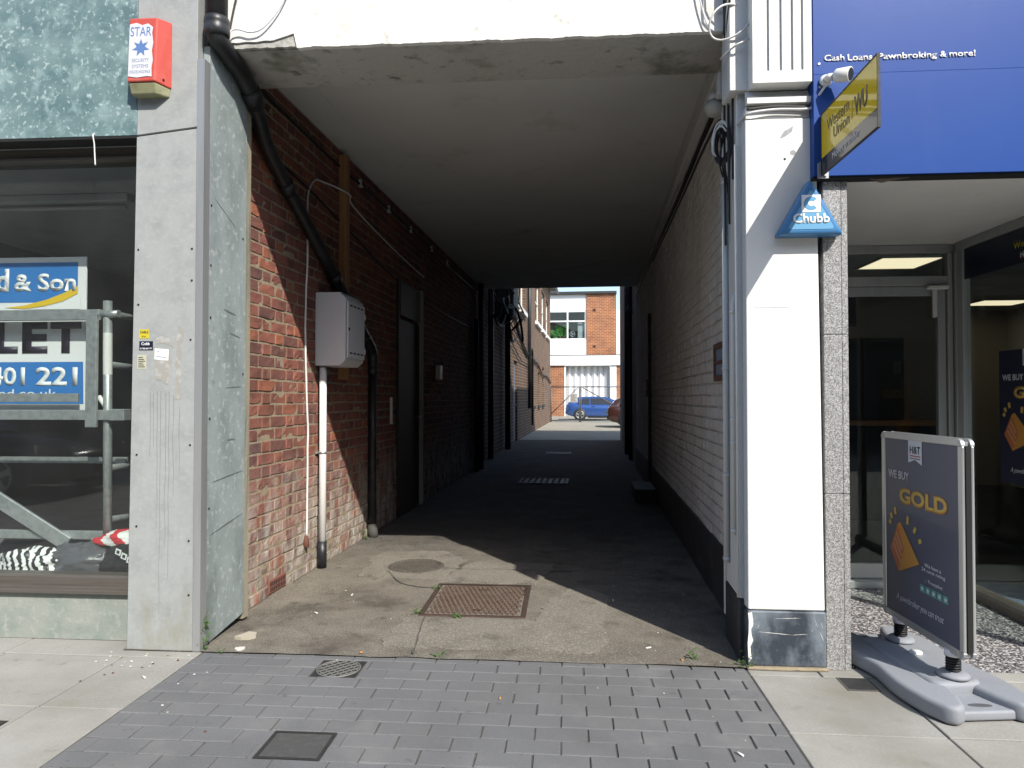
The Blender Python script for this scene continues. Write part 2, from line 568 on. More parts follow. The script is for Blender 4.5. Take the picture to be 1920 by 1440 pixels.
KIDS = {}


def collect_kids():
    for o in COL.objects:
        if o.parent:
            KIDS.setdefault(o.parent.name, []).append(o)


def text(body, o, xd, yd, w, h, mat, parent, bold=0.0, name='lettering', lift=.0025, ext=.0012, shear=0.0, space=1.0):
    cu = bpy.data.curves.new('lettering_curve', 'FONT')
    cu.body = body
    cu.offset = bold
    cu.resolution_u = 3
    cu.shear = shear
    cu.space_character = space
    ob = bpy.data.objects.new('lettering_curve', cu)
    me = bpy.data.meshes.new_from_object(ob)
    bpy.data.objects.remove(ob)
    xs = [v.co.x for v in me.vertices]
    ys = [v.co.y for v in me.vertices]
    x0, x1, y0, y1 = min(xs), max(xs), min(ys), max(ys)
    o, xd, yd = Vector(o), Vector(xd).normalized(), Vector(yd).normalized()
    nrm = xd.cross(yd)
    for v in me.vertices:
        a = (v.co.x - x0) / (x1 - x0) * w
        b = (v.co.y - y0) / (y1 - y0) * h
        v.co = o + xd * a + yd * b + nrm * lift
    # give the letters a real thickness
    bm = bmesh.new()
    bm.from_mesh(me)
    bmesh.ops.remove_doubles(bm, verts=bm.verts, dist=1e-6)
    r = bmesh.ops.extrude_face_region(bm, geom=bm.faces[:])
    for v in r['geom']:
        if isinstance(v, bmesh.types.BMVert):
            v.co += nrm * ext
    bmesh.ops.recalc_face_normals(bm, faces=bm.faces)
    bm.to_mesh(me)
    bm.free()
    me.materials.clear()
    return link(name, me, mat, parent)


def poly_plate(pts, o, xd, yd, lift=.0025, ext=.0012):
    """flat printed shape with a hair of thickness: pts are (a, b) in the plane o + a xd + b yd"""
    o, xd, yd = Vector(o), Vector(xd).normalized(), Vector(yd).normalized()
    n = xd.cross(yd)
    a = [o + xd * p[0] + yd * p[1] + n * lift for p in pts]
    b = [q + n * ext for q in a]
    k = len(pts)
    return MB().add(a + b, [tuple(range(k))[::-1], tuple(range(k, 2 * k))] + [(i, (i + 1) % k, k + (i + 1) % k, k + i) for i in range(k)])


def arc(c, r, a0, a1, n, plane='yz', ecc=1.0):
    out = []
    for i in range(n + 1):
        a = R(a0 + (a1 - a0) * i / n)
        p, q = r * math.cos(a), r * ecc * math.sin(a)
        out.append({'yz': (c[0], c[1] + p, c[2] + q), 'xz': (c[0] + p, c[1], c[2] + q), 'xy': (c[0] + p, c[1] + q, c[2])}[plane])
    return out


def spline(pts, k=6):
    pts = [Vector(p) for p in pts]
    out = []
    for i in range(len(pts) - 1):
        p0, p1, p2, p3 = pts[max(i - 1, 0)], pts[i], pts[i + 1], pts[min(i + 2, len(pts) - 1)]
        for j in range(k):
            t = j / k
            out.append(.5 * ((2 * p1) + (p2 - p0) * t + (2 * p0 - 5 * p1 + 4 * p2 - p3) * t * t + (3 * p1 - p0 - 3 * p2 + p3) * t ** 3))
    out.append(pts[-1])
    return out


def toW(u, v, z=0.0):
    return PAS @ Vector((u, v, z))

# ================================================================== SETTING
HU, HV = -2.042, .777        # passage walls (left / right) in passage coordinates
solo('ground', MB().add([(-300, -300, -.04), (300, -300, -.04), (300, 400, -.04), (-300, 400, -.04)], [(0, 1, 2, 3)]), m_road, None, None, kind='structure')


solo('bounce_paving', MB().box(-40, 40, -9.5, -2.21, -.035, -.004), m_flag, None, None, kind='structure')  # unseen pale paving under the camera, added to bounce light into the entrance


# --- passage floor: old asphalt with a slight roll, running from the pavers to the yard
def floor_fn(a, b):
    v = 3.36 + (b ** 1.6) * 19
    u = -2.35 + a * 3.3
    z = .004 * mn.noise((u * 1.3, v * 1.3, 0)) + .003 * mn.noise((u * 4, v * 4, 3))
    w = toW(u, v)
    y = w.y
    if b == 0:
        y = -.012 + .012 * mn.noise((w.x * 6, 1, 2)) + (.02 if -1.2 < w.x < -.9 else 0) * 0
    return (w.x, y, z + .0065)


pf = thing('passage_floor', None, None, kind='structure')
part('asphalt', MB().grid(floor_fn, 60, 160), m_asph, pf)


def blob(pts, z, jit, seed):
    out = []
    n = len(pts)
    for i in range(n):
        a, b = Vector(pts[i]), Vector(pts[(i + 1) % n])
        for k in range(12):
            p = a.lerp(b, k / 12)
            dx = jit * mn.noise((p.x * 7, p.y * 7, seed)) + .6 * jit * mn.noise((p.x * 31, p.y * 31, seed)) + .12 * jit * mn.noise((p.x * 90, p.y * 90, seed))
            dy = jit * mn.noise((p.x * 7, p.y * 7, seed + 9)) + .6 * jit * mn.noise((p.x * 31, p.y * 31, seed + 9)) + .12 * jit * mn.noise((p.x * 90, p.y * 90, seed + 9))
            out.append((p.x + dx, p.y + dy))
    return MB().prism(out, 'z', z - .03, z)


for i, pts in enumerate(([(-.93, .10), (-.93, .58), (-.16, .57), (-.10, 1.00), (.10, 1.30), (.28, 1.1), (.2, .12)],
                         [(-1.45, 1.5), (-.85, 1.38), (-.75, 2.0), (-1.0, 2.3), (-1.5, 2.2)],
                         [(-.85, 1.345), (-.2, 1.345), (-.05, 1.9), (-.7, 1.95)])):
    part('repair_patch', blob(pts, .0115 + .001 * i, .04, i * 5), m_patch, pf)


for pts in ([(-.92, 1.735), (-.7, 1.70), (-.45, 1.715), (-.2, 1.69), (.05, 1.70)], [(-.80, .60), (-.785, .4), (-.76, .2), (-.745, .02)], [(-1.28, 1.62), (-1.12, 1.32), (-.98, 1.22), (-.86, 1.2)]):
    q = [Vector((p[0], p[1], 0)) for p in pts]
    q = spline(q, 8)
    le, ri = [], []
    for i_, p in enumerate(q):
        d_ = (q[min(i_ + 1, len(q) - 1)] - q[max(i_ - 1, 0)]).normalized()
        w_ = .0035 + .0025 * mn.noise((p.x * 20, p.y * 20, 3))
        o_ = .008 * mn.noise((p.x * 25, p.y * 25, 8))
        n_ = Vector((-d_.y, d_.x, 0))
        le.append(p + n_ * (w_ + o_))
        ri.append(p - n_ * (w_ - o_))
    part('floor_crack', MB().add([(v.x, v.y, .0145) for v in le + ri] + [(v.x, v.y, -.01) for v in le + ri], [(i_, i_ + 1, len(le) + i_ + 1, len(le) + i_) for i_ in range(len(le) - 1)]
         + [(i_, 2 * len(le) + i_, 2 * len(le) + i_ + 1, i_ + 1) for i_ in range(len(le) - 1)] + [(len(le) + i_, len(le) + i_ + 1, 3 * len(le) + i_ + 1, 3 * len(le) + i_) for i_ in range(len(le) - 1)]), m_joint, pf)


def yard_fn(a, b):
    w = toW(-6 + a * 30, 20.5 + b * 50)
    return (w.x, w.y, .012 + .004 * mn.noise((w.x, w.y, 0)))


yd = solo('yard', MB().grid(yard_fn, 12, 20), m_yard, None, None, kind='structure')

# --- block paving apron
pav = thing('block_paving', None, None, kind='structure')
part('joint_bed', MB().hexa([(-1.80, -1.52, -.03), (.848, -1.52, -.03), (.848, .06, -.03), (-1.80, .06, -.03), (-1.80, -1.52, -.0030), (.848, -1.52, -.0066), (.848, .06, -.0062), (-1.80, .06, -.0028)]), m_joint, pav)


def paver_mesh(L, W, seed):
    rr = random.Random(seed)
    ch = .003 if L > .03 else .001
    L2, W2 = L / 2, W / 2
    j = lambda: rr.uniform(-.0012, .0012)
    top = [(sx * (L2 - ch) + j(), sy * (W2 - ch) + j(), rr.uniform(-.0007, .0007)) for sx, sy in ((-1, -1), (1, -1), (1, 1), (-1, 1))]
    rim = [(sx * L2 + j(), sy * W2 + j(), -.004) for sx, sy in ((-1, -1), (1, -1), (1, 1), (-1, 1))]
    bot = [(p[0], p[1], -.03) for p in rim]
    vs = top + rim + bot
    fs = [(0, 1, 2, 3)] + [(i, i + 4, (i + 1) % 4 + 4, (i + 1) % 4) for i in range(4)] + [(i + 4, i + 8, (i + 1) % 4 + 8, (i + 1) % 4 + 4) for i in range(4)]
    return MB().add(vs, fs).mesh('paver')


pmesh = {}
px0, px1 = -1.797, .845
covers_in_paving = [(-1.165, -.945, -.256, -.052), (-1.10, -.857, -.968, -.764)]
for r in range(15):
    yc = 0 - r * .102
    x = px0 - (r % 2) * .1 - .03
    while x < px1:
        a, b = max(x, px0), min(x + .2, px1)
        x += .2015
        gap = .0045 if b > -.45 else .0028
        segs = [(a, b)]
        for (cx0, cx1, cy0, cy1) in covers_in_paving:
            ns = []
            for (p, q) in segs:
                if yc + .045 > cy0 and yc - .045 < cy1 and q > cx0 and p < cx1:
                    if p < cx0 - .012:
                        ns.append((p, cx0))
                    if q > cx1 + .012:
                        ns.append((cx1, q))
                else:
                    ns.append((p, q))
            segs = ns
        for (p, q) in segs:
            Lp = round(q - p - gap, 3)
            if Lp < .010:
                continue
            key = (Lp, random.randrange(4))
            if key not in pmesh:
                pmesh[key] = paver_mesh(Lp, .0998, len(pmesh))
            o = link('paver', pmesh[key], m_paver, pav, ((p + q) / 2 + random.uniform(-.001, .001), yc + random.uniform(-.0015, .0015), random.uniform(-.0012, .0012)))
            o.rotation_euler = (random.uniform(-.008, .008), random.uniform(-.006, .006), random.uniform(-.006, .006))


# --- flagstones either side
def slab(x0, x1, y0, y1, par, dz=0.0):
    g = .0035
    me = box(-(x1 - x0) / 2 + g, (x1 - x0) / 2 - g, -(y1 - y0) / 2 + g, (y1 - y0) / 2 - g, -.03, 0).mesh('flagstone', .003)
    o = link('flagstone', me, m_flag, par, ((x0 + x1) / 2, (y0 + y1) / 2, dz))
    o.rotation_euler = (random.uniform(-.002, .002), random.uniform(-.002, .002), 0)


for side, xs in ((-1, (-1.80, -2.16, -2.77, -3.38, -3.99, -4.6)), (1, (.848, 1.43, 2.04, 2.65, 3.26, 3.87))):
    p = thing('pavement', None, None, kind='structure')
    xa, xb = min(xs), max(xs)
    part('joint_bed', box(xa, xb - .003, -2.2, .02, -.035, -.006), m_joint, p)
    ys = (-.085, -.638, -1.19, -1.745, -2.2)
    if side < 0:
        slab(xa, -2.79, -.085, .2, p)
        slab(-2.79, -1.80, -.085, .2, p)
    else:
        slab(.848, 1.17, -.085, .03, p, -.002)
        slab(1.17, 2.30, -.085, .03, p)
        slab(2.30, 3.87, -.085, .03, p)
    for a, b in zip(xs[:-1], xs[1:]):
        for c, d in zip(ys[:-1], ys[1:]):
            slab(min(a, b), max(a, b), d, c, p, random.uniform(-.002, .001))

# ================================================================== LEFT: EMPTY SHOP
ls = thing('vacant_shop', 'empty shop with blue-green mottled fascia, grey panelled pillar and large window', 'shop')
part('fascia_panel', box(-6, -2.172, -.006, .08, 2.605, 3.80), m_verd, ls, .002)
part('fascia_drip', box(-6, -2.172, -.004, .10, 2.592, 2.603), m_dark, ls)
# pillar facing
pl_ = [(-2.182, -2.186), (-1.853, -1.853)]
lp = part('pillar_panel', MB().hexa([(-2.197, -.002, 0), (-1.853, -.002, 0), (-1.853, .10, 0), (-2.197, .10, 0),
                                   (-2.172, -.002, 2.598), (-1.853, -.002, 2.632), (-1.853, .10, 2.632), (-2.172, .10, 2.598)]), m_grey, ls, .002)
up = part('pillar_panel', MB().hexa([(-2.170, -.004, 2.606), (-1.853, -.004, 2.640), (-1.853, .10, 2.640), (-2.170, .10, 2.606),
                                   (-2.170, -.004, 4.0), (-1.853, -.004, 4.0), (-1.853, .10, 4.0), (-2.170, .10, 4.0)]), m_grey, ls, .002)
for x in (-2.155, -1.875):
    for z in (2.02, 1.56, 1.86, 1.03, .55, .28) if x > -2 else (2.02, 1.74, .98, .62):
        part('screw', MB().cyl((x + random.uniform(-.006, .006), -.004, z), (x, .002, z), .0055, 8), m_dark, lp)
# drips and scraped ghost of a removed fitting on the pillar
m_stain = M('pillar_scrape', (.33, .32, .29), [((.47, .47, .45), 'noise', 22, .5, .62, .7)], rough=.8)
m_drip = M('drip_mark', (.22, .22, .20), rough=.8)


def blotch(pts, seed, jit=.012):
    out = []
    n = len(pts)
    for i in range(n):
        a, b = Vector(pts[i]), Vector(pts[(i + 1) % n])
        for k in range(5):
            q = a.lerp(b, k / 5)
            out.append((q.x + jit * mn.noise((q.x * 30, q.y * 30, seed)), q.y + jit * mn.noise((q.x * 30, q.y * 30, seed + 5))))
    return out


part('scrape_mark', poly_plate(blotch([(-2.06, 1.36), (-1.99, 1.33), (-1.975, 1.44), (-1.985, 1.49), (-2.02, 1.52), (-2.04, 1.51), (-2.06, 1.53)], 1), (0, -.002, 0), (1, 0, 0), (0, 0, 1), .0006, .0005), m_stain, lp)
part('scrape_mark', poly_plate(blotch([(-1.958, 1.25), (-1.925, 1.26), (-1.925, 1.5), (-1.91, 1.61), (-1.945, 1.64), (-1.95, 1.55), (-1.955, 1.45)], 2), (0, -.002, 0), (1, 0, 0), (0, 0, 1), .0006, .0005), m_stain, lp)
part('scrape_mark', poly_plate(blotch([(-2.03, 1.58), (-1.99, 1.57), (-1.965, 1.52), (-1.985, 1.53), (-2.02, 1.545), (-2.05, 1.54), (-2.055, 1.57)], 3, .006), (0, -.002, 0), (1, 0, 0), (0, 0, 1), .0006, .0005), m_stain, lp)
dr = MB()
for x, z0, z1 in ((-2.085, 1.30, .98), (-2.065, 1.29, 1.02), (-2.047, 1.30, .62), (-2.030, 1.30, .18), (-2.004, 1.29, .52), (-1.985, 1.30, .36), (-1.962, 1.28, .78), (-1.93, 1.22, .9)):
    n = 14
    le, ri = [], []
    for i in range(n + 1):
        z = z0 + (z1 - z0) * i / n
        xx = x + .006 * mn.noise((x * 40, z * 6, 1))
        w = .0011 * (1 - .5 * i / n)
        le.append((xx - w, z))
        ri.append((xx + w, z))
    q = poly_plate(le + ri[::-1], (0, -.002, 0), (1, 0, 0), (0, 0, 1), .0009, .0004)
    dr.add(q.v, q.f)
part('drip_marks', dr, m_drip, lp, stuff=True)
part('corner_trim', MB().prism([(-1.850, -.008), (-1.812, -.008), (-1.812, .05), (-1.818, .05), (-1.818, -.002), (-1.850, -.002)], 'z', .0, 2.985), m_alu, ls)
part('trim_groove', box(-1.8515, -1.8495, -.0055, 0, 0, 2.985), m_dark, ls)
# panel turning into the passage
sp = part('return_panel', MB().hexa([(-1.85, .052, 0.01), (-1.8165, .052, 0.01), (-1.800, .440, .06), (-1.835, .44, .06),
                                   (-1.85, .052, 3.08), (-1.8165, .052, 3.08), (-1.800, .44, 3.08), (-1.835, .44, 3.08)]), m_sidepanel, ls, .002)
part('timber_edge', MB().hexa([(-1.90, .442, .02), (-1.806, .442, .02), (-1.80, .500, .02), (-1.90, .50, .02),
                             (-1.90, .442, 3.1), (-1.806, .442, 3.1), (-1.80, .50, 3.1), (-1.90, .50, 3.1)]), m_wood_old, ls, .004)
m_scuff = M('scuff_mark', (.13, .145, .145), rough=.8)
for y0, z0, y1, z1, w in ((.10, 2.31, .33, 2.20, .006), (.2, 1.74, .33, 1.72, .016), (.26, 1.62, .38, 1.60, .01), (.10, .83, .42, .86, .012), (.08, .56, .42, .62, .014),
                          (.22, 1.32, .40, 1.33, .007), (.24, 1.04, .33, 1.04, .014)):
    xa, xb = -1.8165 + (y0 - .052) * .0425, -1.8165 + (y1 - .052) * .0425
    pts = []
    L = math.hypot(y1 - y0, z1 - z0)
    for i in range(9):
        t = i / 8
        pts.append((L * t, .6 * w * math.sin(math.pi * t) ** .6 * (.6 + .5 * mn.noise((t * 5, z0, 0)))))
    for i in range(8, -1, -1):
        t = i / 8
        pts.append((L * t, -w * .35 * math.sin(math.pi * t) ** .6 * (.6 + .5 * mn.noise((t * 5, z0, 4)))))
    d = Vector((xb - xa, y1 - y0, z1 - z0)).normalized()
    part('scuff_mark', poly_plate(pts, (xa, y0, z0), d, (0, 0, 1), .0012, .0004), m_scuff, sp)
for y, z in ((.075, 2.26), (.075, 1.95), (.075, 1.68), (.075, 1.16), (.075, .7), (.40, 2.16), (.41, 1.4)):
    xx = -1.8165 + (y - .052) * .0425
    part('screw', MB().cyl((xx - .002, y, z), (xx + .003, y, z), .006, 8), m_dark, sp)

# window, sill, stall riser
part('stall_riser', MB().box(-6, -2.205, .115, .3, 0, .245), m_stone, ls, .004)
wf = part('window_sill', MB().prism([(.085, .248), (.085, .262), (.10, .266), (.10, .275), (.118, .28), (.118, .325), (.13, .332), (.20, .336), (.20, .248)], 'x', -6, -2.197), m_bronze, ls)
wh = part('window_head', MB().prism([(.105, 2.588), (.105, 2.575), (.12, 2.57), (.12, 2.545), (.10, 2.54), (.10, 2.525), (.14, 2.52), (.2, 2.515), (.2, 2.588)], 'x', -6, -2.19), m_bronze, ls)
part('window_jamb', MB().hexa([(-2.215, .104, .33), (-2.199, .104, .33), (-2.199, .19, .33), (-2.215, .19, .33), (-2.19, .104, 2.52), (-2.172, .104, 2.52), (-2.172, .19, 2.52), (-2.19, .19, 2.52)]), m_bronze, ls)
part('window_pane', box(-6, -2.20, .146, .152, .33, 2.52), glass('dusty_window_glass', pale_layer=.016), ls)
part('sill_shelf', box(-6, -2.2, .2, .75, .25, .30), m_intdark, ls)
# room behind the window
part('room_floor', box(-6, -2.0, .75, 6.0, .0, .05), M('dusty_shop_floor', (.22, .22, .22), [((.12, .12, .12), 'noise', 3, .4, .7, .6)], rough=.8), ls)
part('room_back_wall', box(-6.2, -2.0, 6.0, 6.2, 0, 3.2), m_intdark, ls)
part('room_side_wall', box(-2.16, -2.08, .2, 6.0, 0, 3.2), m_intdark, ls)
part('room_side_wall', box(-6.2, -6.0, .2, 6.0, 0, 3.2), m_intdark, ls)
part('room_ceiling', box(-6.2, -2.0, .2, 6.0, 2.92, 3.2), m_intceil, ls)
for (x0, x1, y) in ((-4.9, -3.5, 2.0), (-4.9, -3.5, 4.3), (-3.1, -2.3, 3.2)):
    f = part('tube_light', MB().box(x0, x1, y - .07, y + .07, 2.85, 2.918), m_intceil, ls, .01)
    part('tube', MB().cyl((x0 + .05, y, 2.82), (x1 - .05, y, 2.82), .019, 10), m_wplastic, f)
part('smoke_detector', MB().lathe([(.05, 2.918), (.05, 2.9), (.035, 2.88)], (-3.25, 2.4, 0), 16), m_wplastic, ls)
part('upper_wall', MB().box(-7.5, -1.92, .13, 9.4, 3.81, 8.2), m_plaster, ls)
part('outer_wall', MB().box(-7.5, -6.25, .13, 9.4, 0, 3.79), m_plaster, ls)
part('rear_wall', MB().box(-6.24, -1.95, 9.0, 9.4, 0, 3.79), m_plaster, ls)

# ================================================================== LEFT PASSAGE WALL (brick by brick)
HVAR = 10


def brick_mesh(L, H, seed, joined=False, proud=.0):
    rr = random.Random(seed)
    nx, nz = (4 if L > .15 else 2), 2
    ch = .006
    vs, fs = [], []
    ins = .0035
    for k in range(nz + 1):
        for i in range(nx + 1):
            edge = i in (0, nx) or k in (0, nz)
            y = -L / 2 + ins + (L - 2 * ins) * i / nx
            z = -H / 2 + ins + (H - 2 * ins) * k / nz
            y += rr.uniform(-.003, .003) if edge else 0
            z += rr.uniform(-.0022, .0022) if edge else 0
            u = proud + rr.uniform(-.0025, .001)
            if edge and rr.random() < .12:
                u -= .006
            vs.append((u, y, z))
    w = nx + 1
    for k in range(nz):
        for i in range(nx):
            fs.append((k * w + i, k * w + i + 1, (k + 1) * w + i + 1, (k + 1) * w + i))
    ring = [i for i in range(w)] + [k * w + nx for k in range(1, nz + 1)] + [nz * w + i for i in range(nx - 1, -1, -1)] + [k * w for k in range(nz - 1, 0, -1)]
    b = len(vs)
    for r in ring:
        y, z = vs[r][1], vs[r][2]
        sy = 1 if abs(y) > L / 2 - .02 else 0
        sz = 1 if abs(z) > H / 2 - .012 else 0
        vs.append((proud - ch, y + math.copysign(ins, y) * sy, z + math.copysign(ins * .8, z) * sz))
    b2 = len(vs)
    for r in range(len(ring)):
        q = vs[b + r]
        vs.append((-.035, q[1], q[2]))
    n = len(ring)
    for r in range(n):
        s = (r + 1) % n
        fs.append((ring[r], b + r, b + s, ring[s]))
        fs.append((b + r, b2 + r, b2 + s, b + s))
    return MB().add(vs, fs)


def brick_wall(parent, u0, face, v0, v1, z0, z1, mi, mj, score, start_v, proud, jitter, limit=300, skip=None):
    """Flemish bond; face +1 looks to +u. The nearest 300 bricks are parts, the rest one joined part."""
    CR, JT = .0765, .0105
    items = []
    c = 0
    z = z0
    while z + CR * .6 < z1:
        h = min(CR - JT, z1 - z - .004)
        v = v0 - (.165 if c % 2 else 0.0) - .004
        k = 0
        while v < v1:
            L = .2175 if k % 2 == 0 else .104
            a, b = max(v, v0), min(v + L, v1)
            v += L + JT
            k += 1
            if b - a < .03:
                continue
            if skip and skip((a + b) / 2, z + h / 2):
                continue
            items.append(((a + b) / 2, z + h / 2, b - a, h))
        z += CR
        c += 1
    items.sort(key=lambda q: -score(q))
    var = {}
    rr = random.Random(11)
    for (v, zc, L, h) in items[:limit]:
        key = (round(L, 2), round(h, 3), rr.randrange(8))
        if key not in var:
            var[key] = brick_mesh(L, h, len(var) * 3 + 1, proud=proud).mesh('brick')
        o = link('brick', var[key], mi, parent, (u0 + face * rr.uniform(-jitter, jitter), v, zc + rr.uniform(-.0015, .0015)), 0 if face > 0 else math.pi)
    J = MB()
    ps = [brick_mesh(L, .066, i, proud=proud) for i, L in enumerate((.2175, .2175, .2175, .104, .104, .104))]
    for (v, zc, L, h) in items[limit:]:
        q = ps[rr.randrange(3) + (3 if L < .15 else 0)]
        sc = L / (.2175 if L > .15 else .104)
        du = u0 + face * rr.uniform(-jitter, jitter)
        dz = zc + rr.uniform(-.0015, .0015)
        J.add([(du + face * p[0], v + face * p[1] * sc, dz + p[2] * h / .066) for p in q.v], q.f)
    part('brick_courses', J, mj, parent, stuff=True)


def near_score(q):
    v, z, L, h = q
    if v < 4.12 - .0:
        return -1
    return L / ((v * v + 4 + (z - 1.27) ** 2) ** 1.5)


bw = thing('brick_wall', 'red brick wall on the left of the passage, whitish with salts near the ground', 'wall', PAS)
part('mortar', box(HU - .25, HU - .0045, 3.86, 12.8, 0, 3.29), m_mortar, bw)
brick_wall(bw, HU, 1, 3.88, 12.79, .008, 3.28, m_brick, m_brick_s, near_score, 3.9, 0.0, .003,
           skip=lambda v, z: 4.19 < v < 4.45 and .02 < z < .11)
ab = part('airbrick', box(HU - .03, HU + .006, 4.20, 4.44, .022, .105), m_terra, bw, .003)
for i in range(9):
    for k in range(2):
        part('airbrick_slot', box(HU - .01, HU + .0075, 4.216 + i * .025, 4.228 + i * .025, .034 + k * .034, .058 + k * .034), m_dark, ab)

# ================================================================== RIGHT PASSAGE WALL (painted brick)
rw = thing('painted_wall', 'white painted brick wall with black skirting on the right of the passage', 'wall', PAS)
part('mortar', box(HV + .0065, HV + .2, 3.80, 12.8, 0, 3.29), m_pmortar, rw)


def near_score_r(q):
    v, z, L, h = q
    if v < 4.1 or z < .38:
        return -1
    return L / ((v * v + .6 + (z - 1.27) ** 2) ** 1.5)


brick_wall(rw, HV, -1, 3.82, 12.79, .372, 3.28, m_pbrick, m_pbrick, near_score_r, 3.8, .002, .0035)
part('skirting', MB().hexa([(HV - .016, 3.80, 0), (HV + .004, 3.80, 0), (HV + .004, 12.8, 0), (HV - .016, 12.8, 0),
                          (HV - .012, 3.80, .372), (HV + .004, 3.80, .372), (HV + .004, 12.8, .372), (HV - .012, 12.8, .372)]), m_skirt, rw, .003)
part('ceiling_batten', box(HV - .07, HV - .005, 3.95, 6.1, 3.13, 3.285), m_ceil, rw, .004)
part('ceiling_batten', box(HV - .045, HV - .005, 6.11, 9.0, 3.18, 3.285), m_ceil, rw, .004)

# ================================================================== OVER THE PASSAGE
ar = thing('archway_building', 'building over the passage with white plaster front, mossy lintel and plain ceiling', 'building')
n = 150
bot = []
for i in range(n + 1):
    x = -1.925 + (.79 + 1.925) * i / n
    z = 3.088 + .006 * mn.noise((x * 9, 0, 0)) + .004 * mn.noise((x * 40, 0, 0))
    if x < -1.40:
        z = 3.128 + .012 * mn.noise((x * 12, 3, 0)) + (.035 * max(0, (x + 1.52) / .12) if x > -1.52 else 0)
    bot.append((x, z))
part('plaster_front', MB().prism(bot + [(.79, 4.6), (-1.925, 4.6)], 'y', .115, .145), m_plaster, ar)
part('lintel_beam', MB().box(-1.93, .86, .147, .58, 3.092, 3.40), m_lintel, ar)
rough_ = []
for i in range(61):
    x = -1.9 + .52 * i / 60
    rough_.append((x, 3.098 + .005 * mn.noise((x * 30, 0, 5))))
part('broken_render', MB().prism(rough_ + [(-1.38, 3.16), (-1.9, 3.16)], 'y', .124, .1465), m_lintel, ar)
part('upper_storeys', MB().box(-1.92, .86, .15, 9.4, 3.41, 8.2), m_plaster, ar)


def pboxW(u0, u1, v0, v1, z0, z1):
    m = MB()
    c = [toW(u, v) for u, v in ((u0, v0), (u1, v0), (u1, v1), (u0, v1))]
    return m.hexa([(p.x, p.y, z0) for p in c] + [(p.x, p.y, z1) for p in c])


for (u0, u1) in ((-2.06, -1.7907), (-1.7893, .785)):
    for (v0, v1) in ((3.93, 5.4293), (5.4307, 12.75)):
        part('ceiling_board', pboxW(u0, u1, v0, v1, 3.29, 3.305 + random.uniform(0, .002)), m_ceil, ar)
part('ceiling_backing', pboxW(-2.06, .785, 3.93, 12.75, 3.31, 3.40), m_dark, ar)

# ================================================================== RIGHT CORNER PILLAR
cp = thing('corner_pillar', 'white painted pillar with fluted top and scuffed black plinth at the passage corner', 'pillar')


def quadbox(c, z0, z1):
    return MB().hexa([(p[0], p[1], z0) for p in c] + [(p[0], p[1], z1) for p in c])


J0, J1 = toW(.70, 3.41), toW(.70, 3.80)
jamb = [(J0.x, .072), (.95, .072), (.95, J1.y), (J1.x, J1.y)]
jp = [(J0.x - .004, .066), (.95, .066), (.95, J1.y + .002), (J1.x - .006, J1.y + .002)]
part('jamb', quadbox(jamb, .302, 3.42), m_wpaint, cp, .004)
part('jamb_plinth', quadbox(jp, 0, .30), m_skirt, cp, .006)
sh = part('pilaster', MB().hexa([(.862, -.004, .272), (1.213, -.004, .272), (1.213, .2, .272), (.862, .2, .272), (.862, -.004, 2.595), (1.19, -.004, 2.595), (1.19, .2, 2.595), (.862, .2, 2.595)]), m_wpaint, cp, .006, 2)
part('pilaster_neck', box(.866, 1.186, .004, .2, 2.598, 2.66), m_wpaint, cp, .003)
part('ledge', MB().prism([(.02, 2.662), (-.022, 2.664), (-.024, 2.690), (.0, 2.70), (.02, 2.735)], 'x', .868, 1.172), m_wpaint, cp)
cap = part('capital', MB().box(.885, 1.155, -.058, .2, 2.745, 2.80).box(.885, 1.155, -.046, .2, 2.8, 4.3).box(.885, .935, -.058, -.046, 2.8, 4.3).box(1.118, 1.155, -.058, -.046, 2.8, 4.3)
           .box(.962, .996, -.058, -.046, 2.8, 4.3).box(1.020, 1.050, -.058, -.046, 2.8, 4.3).box(1.072, 1.100, -.058, -.046, 2.8, 4.3), m_wpaint, cp)
part('pilaster_upper', box(.80, 1.18, .03, .2, 2.75, 4.6), m_wpaint, cp, .003)
pb = part('plinth', MB().box(.858, 1.216, -.012, .2, .012, .268), m_blackplinth, cp, .006, 2)
part('plinth_foot', MB().prism([(.85, -.03), (1.0, -.036), (1.22, -.03), (1.22, .1), (.85, .1)], 'z', 0, .012), m_mortar, cp, .003)
part('chipped_edge', poly_plate(blotch([(.860, .03), (.872, .05), (.868, .1), (.880, .13), (.876, .19), (.887, .23), (.875, .26), (.860, .26)], 4, .012), (0, -.012, 0), (1, 0, 0), (0, 0, 1), .0006, .0004), m_wpaint, pb)
for x0, z0, x1, z1, w_ in ((.905, .172, 1.06, .160, .0022), (1.06, .160, 1.13, .166, .0016), (1.16, .245, 1.175, .20, .003), (1.185, .18, 1.205, .13, .004), (1.19, .225, 1.20, .19, .003), (.98, .235, 1.10, .239, .0014)):
    d_ = Vector((x1 - x0, 0, z1 - z0))
    L_ = d_.length
    up_ = [(L_ * i / 10, w_ * (.5 + abs(mn.noise((i * .7, x0 * 50, 1)))) * math.sin(math.pi * min(.95, max(.05, i / 10)))) for i in range(11)]
    dn_ = [(a_, -b_ * .6) for a_, b_ in up_[::-1]]
    part('paint_scratch', poly_plate(up_ + dn_, (x0, -.012, z0), d_, (0, 0, 1), .0006, .0004), m_wpaint, pb)
m_peel = M('flaked_paint', (.36, .36, .37), [((.5, .5, .5), 'noise', 40, .5, .7, .6)], rough=.9)
part('paint_flake', poly_plate(blotch([(1.02, 2.50), (1.05, 2.535), (1.085, 2.56), (1.075, 2.53), (1.05, 2.505)], 3, .006), (0, -.004, 0), (1, 0, 0), (0, 0, 1), .0006, .0004), m_peel, sh)
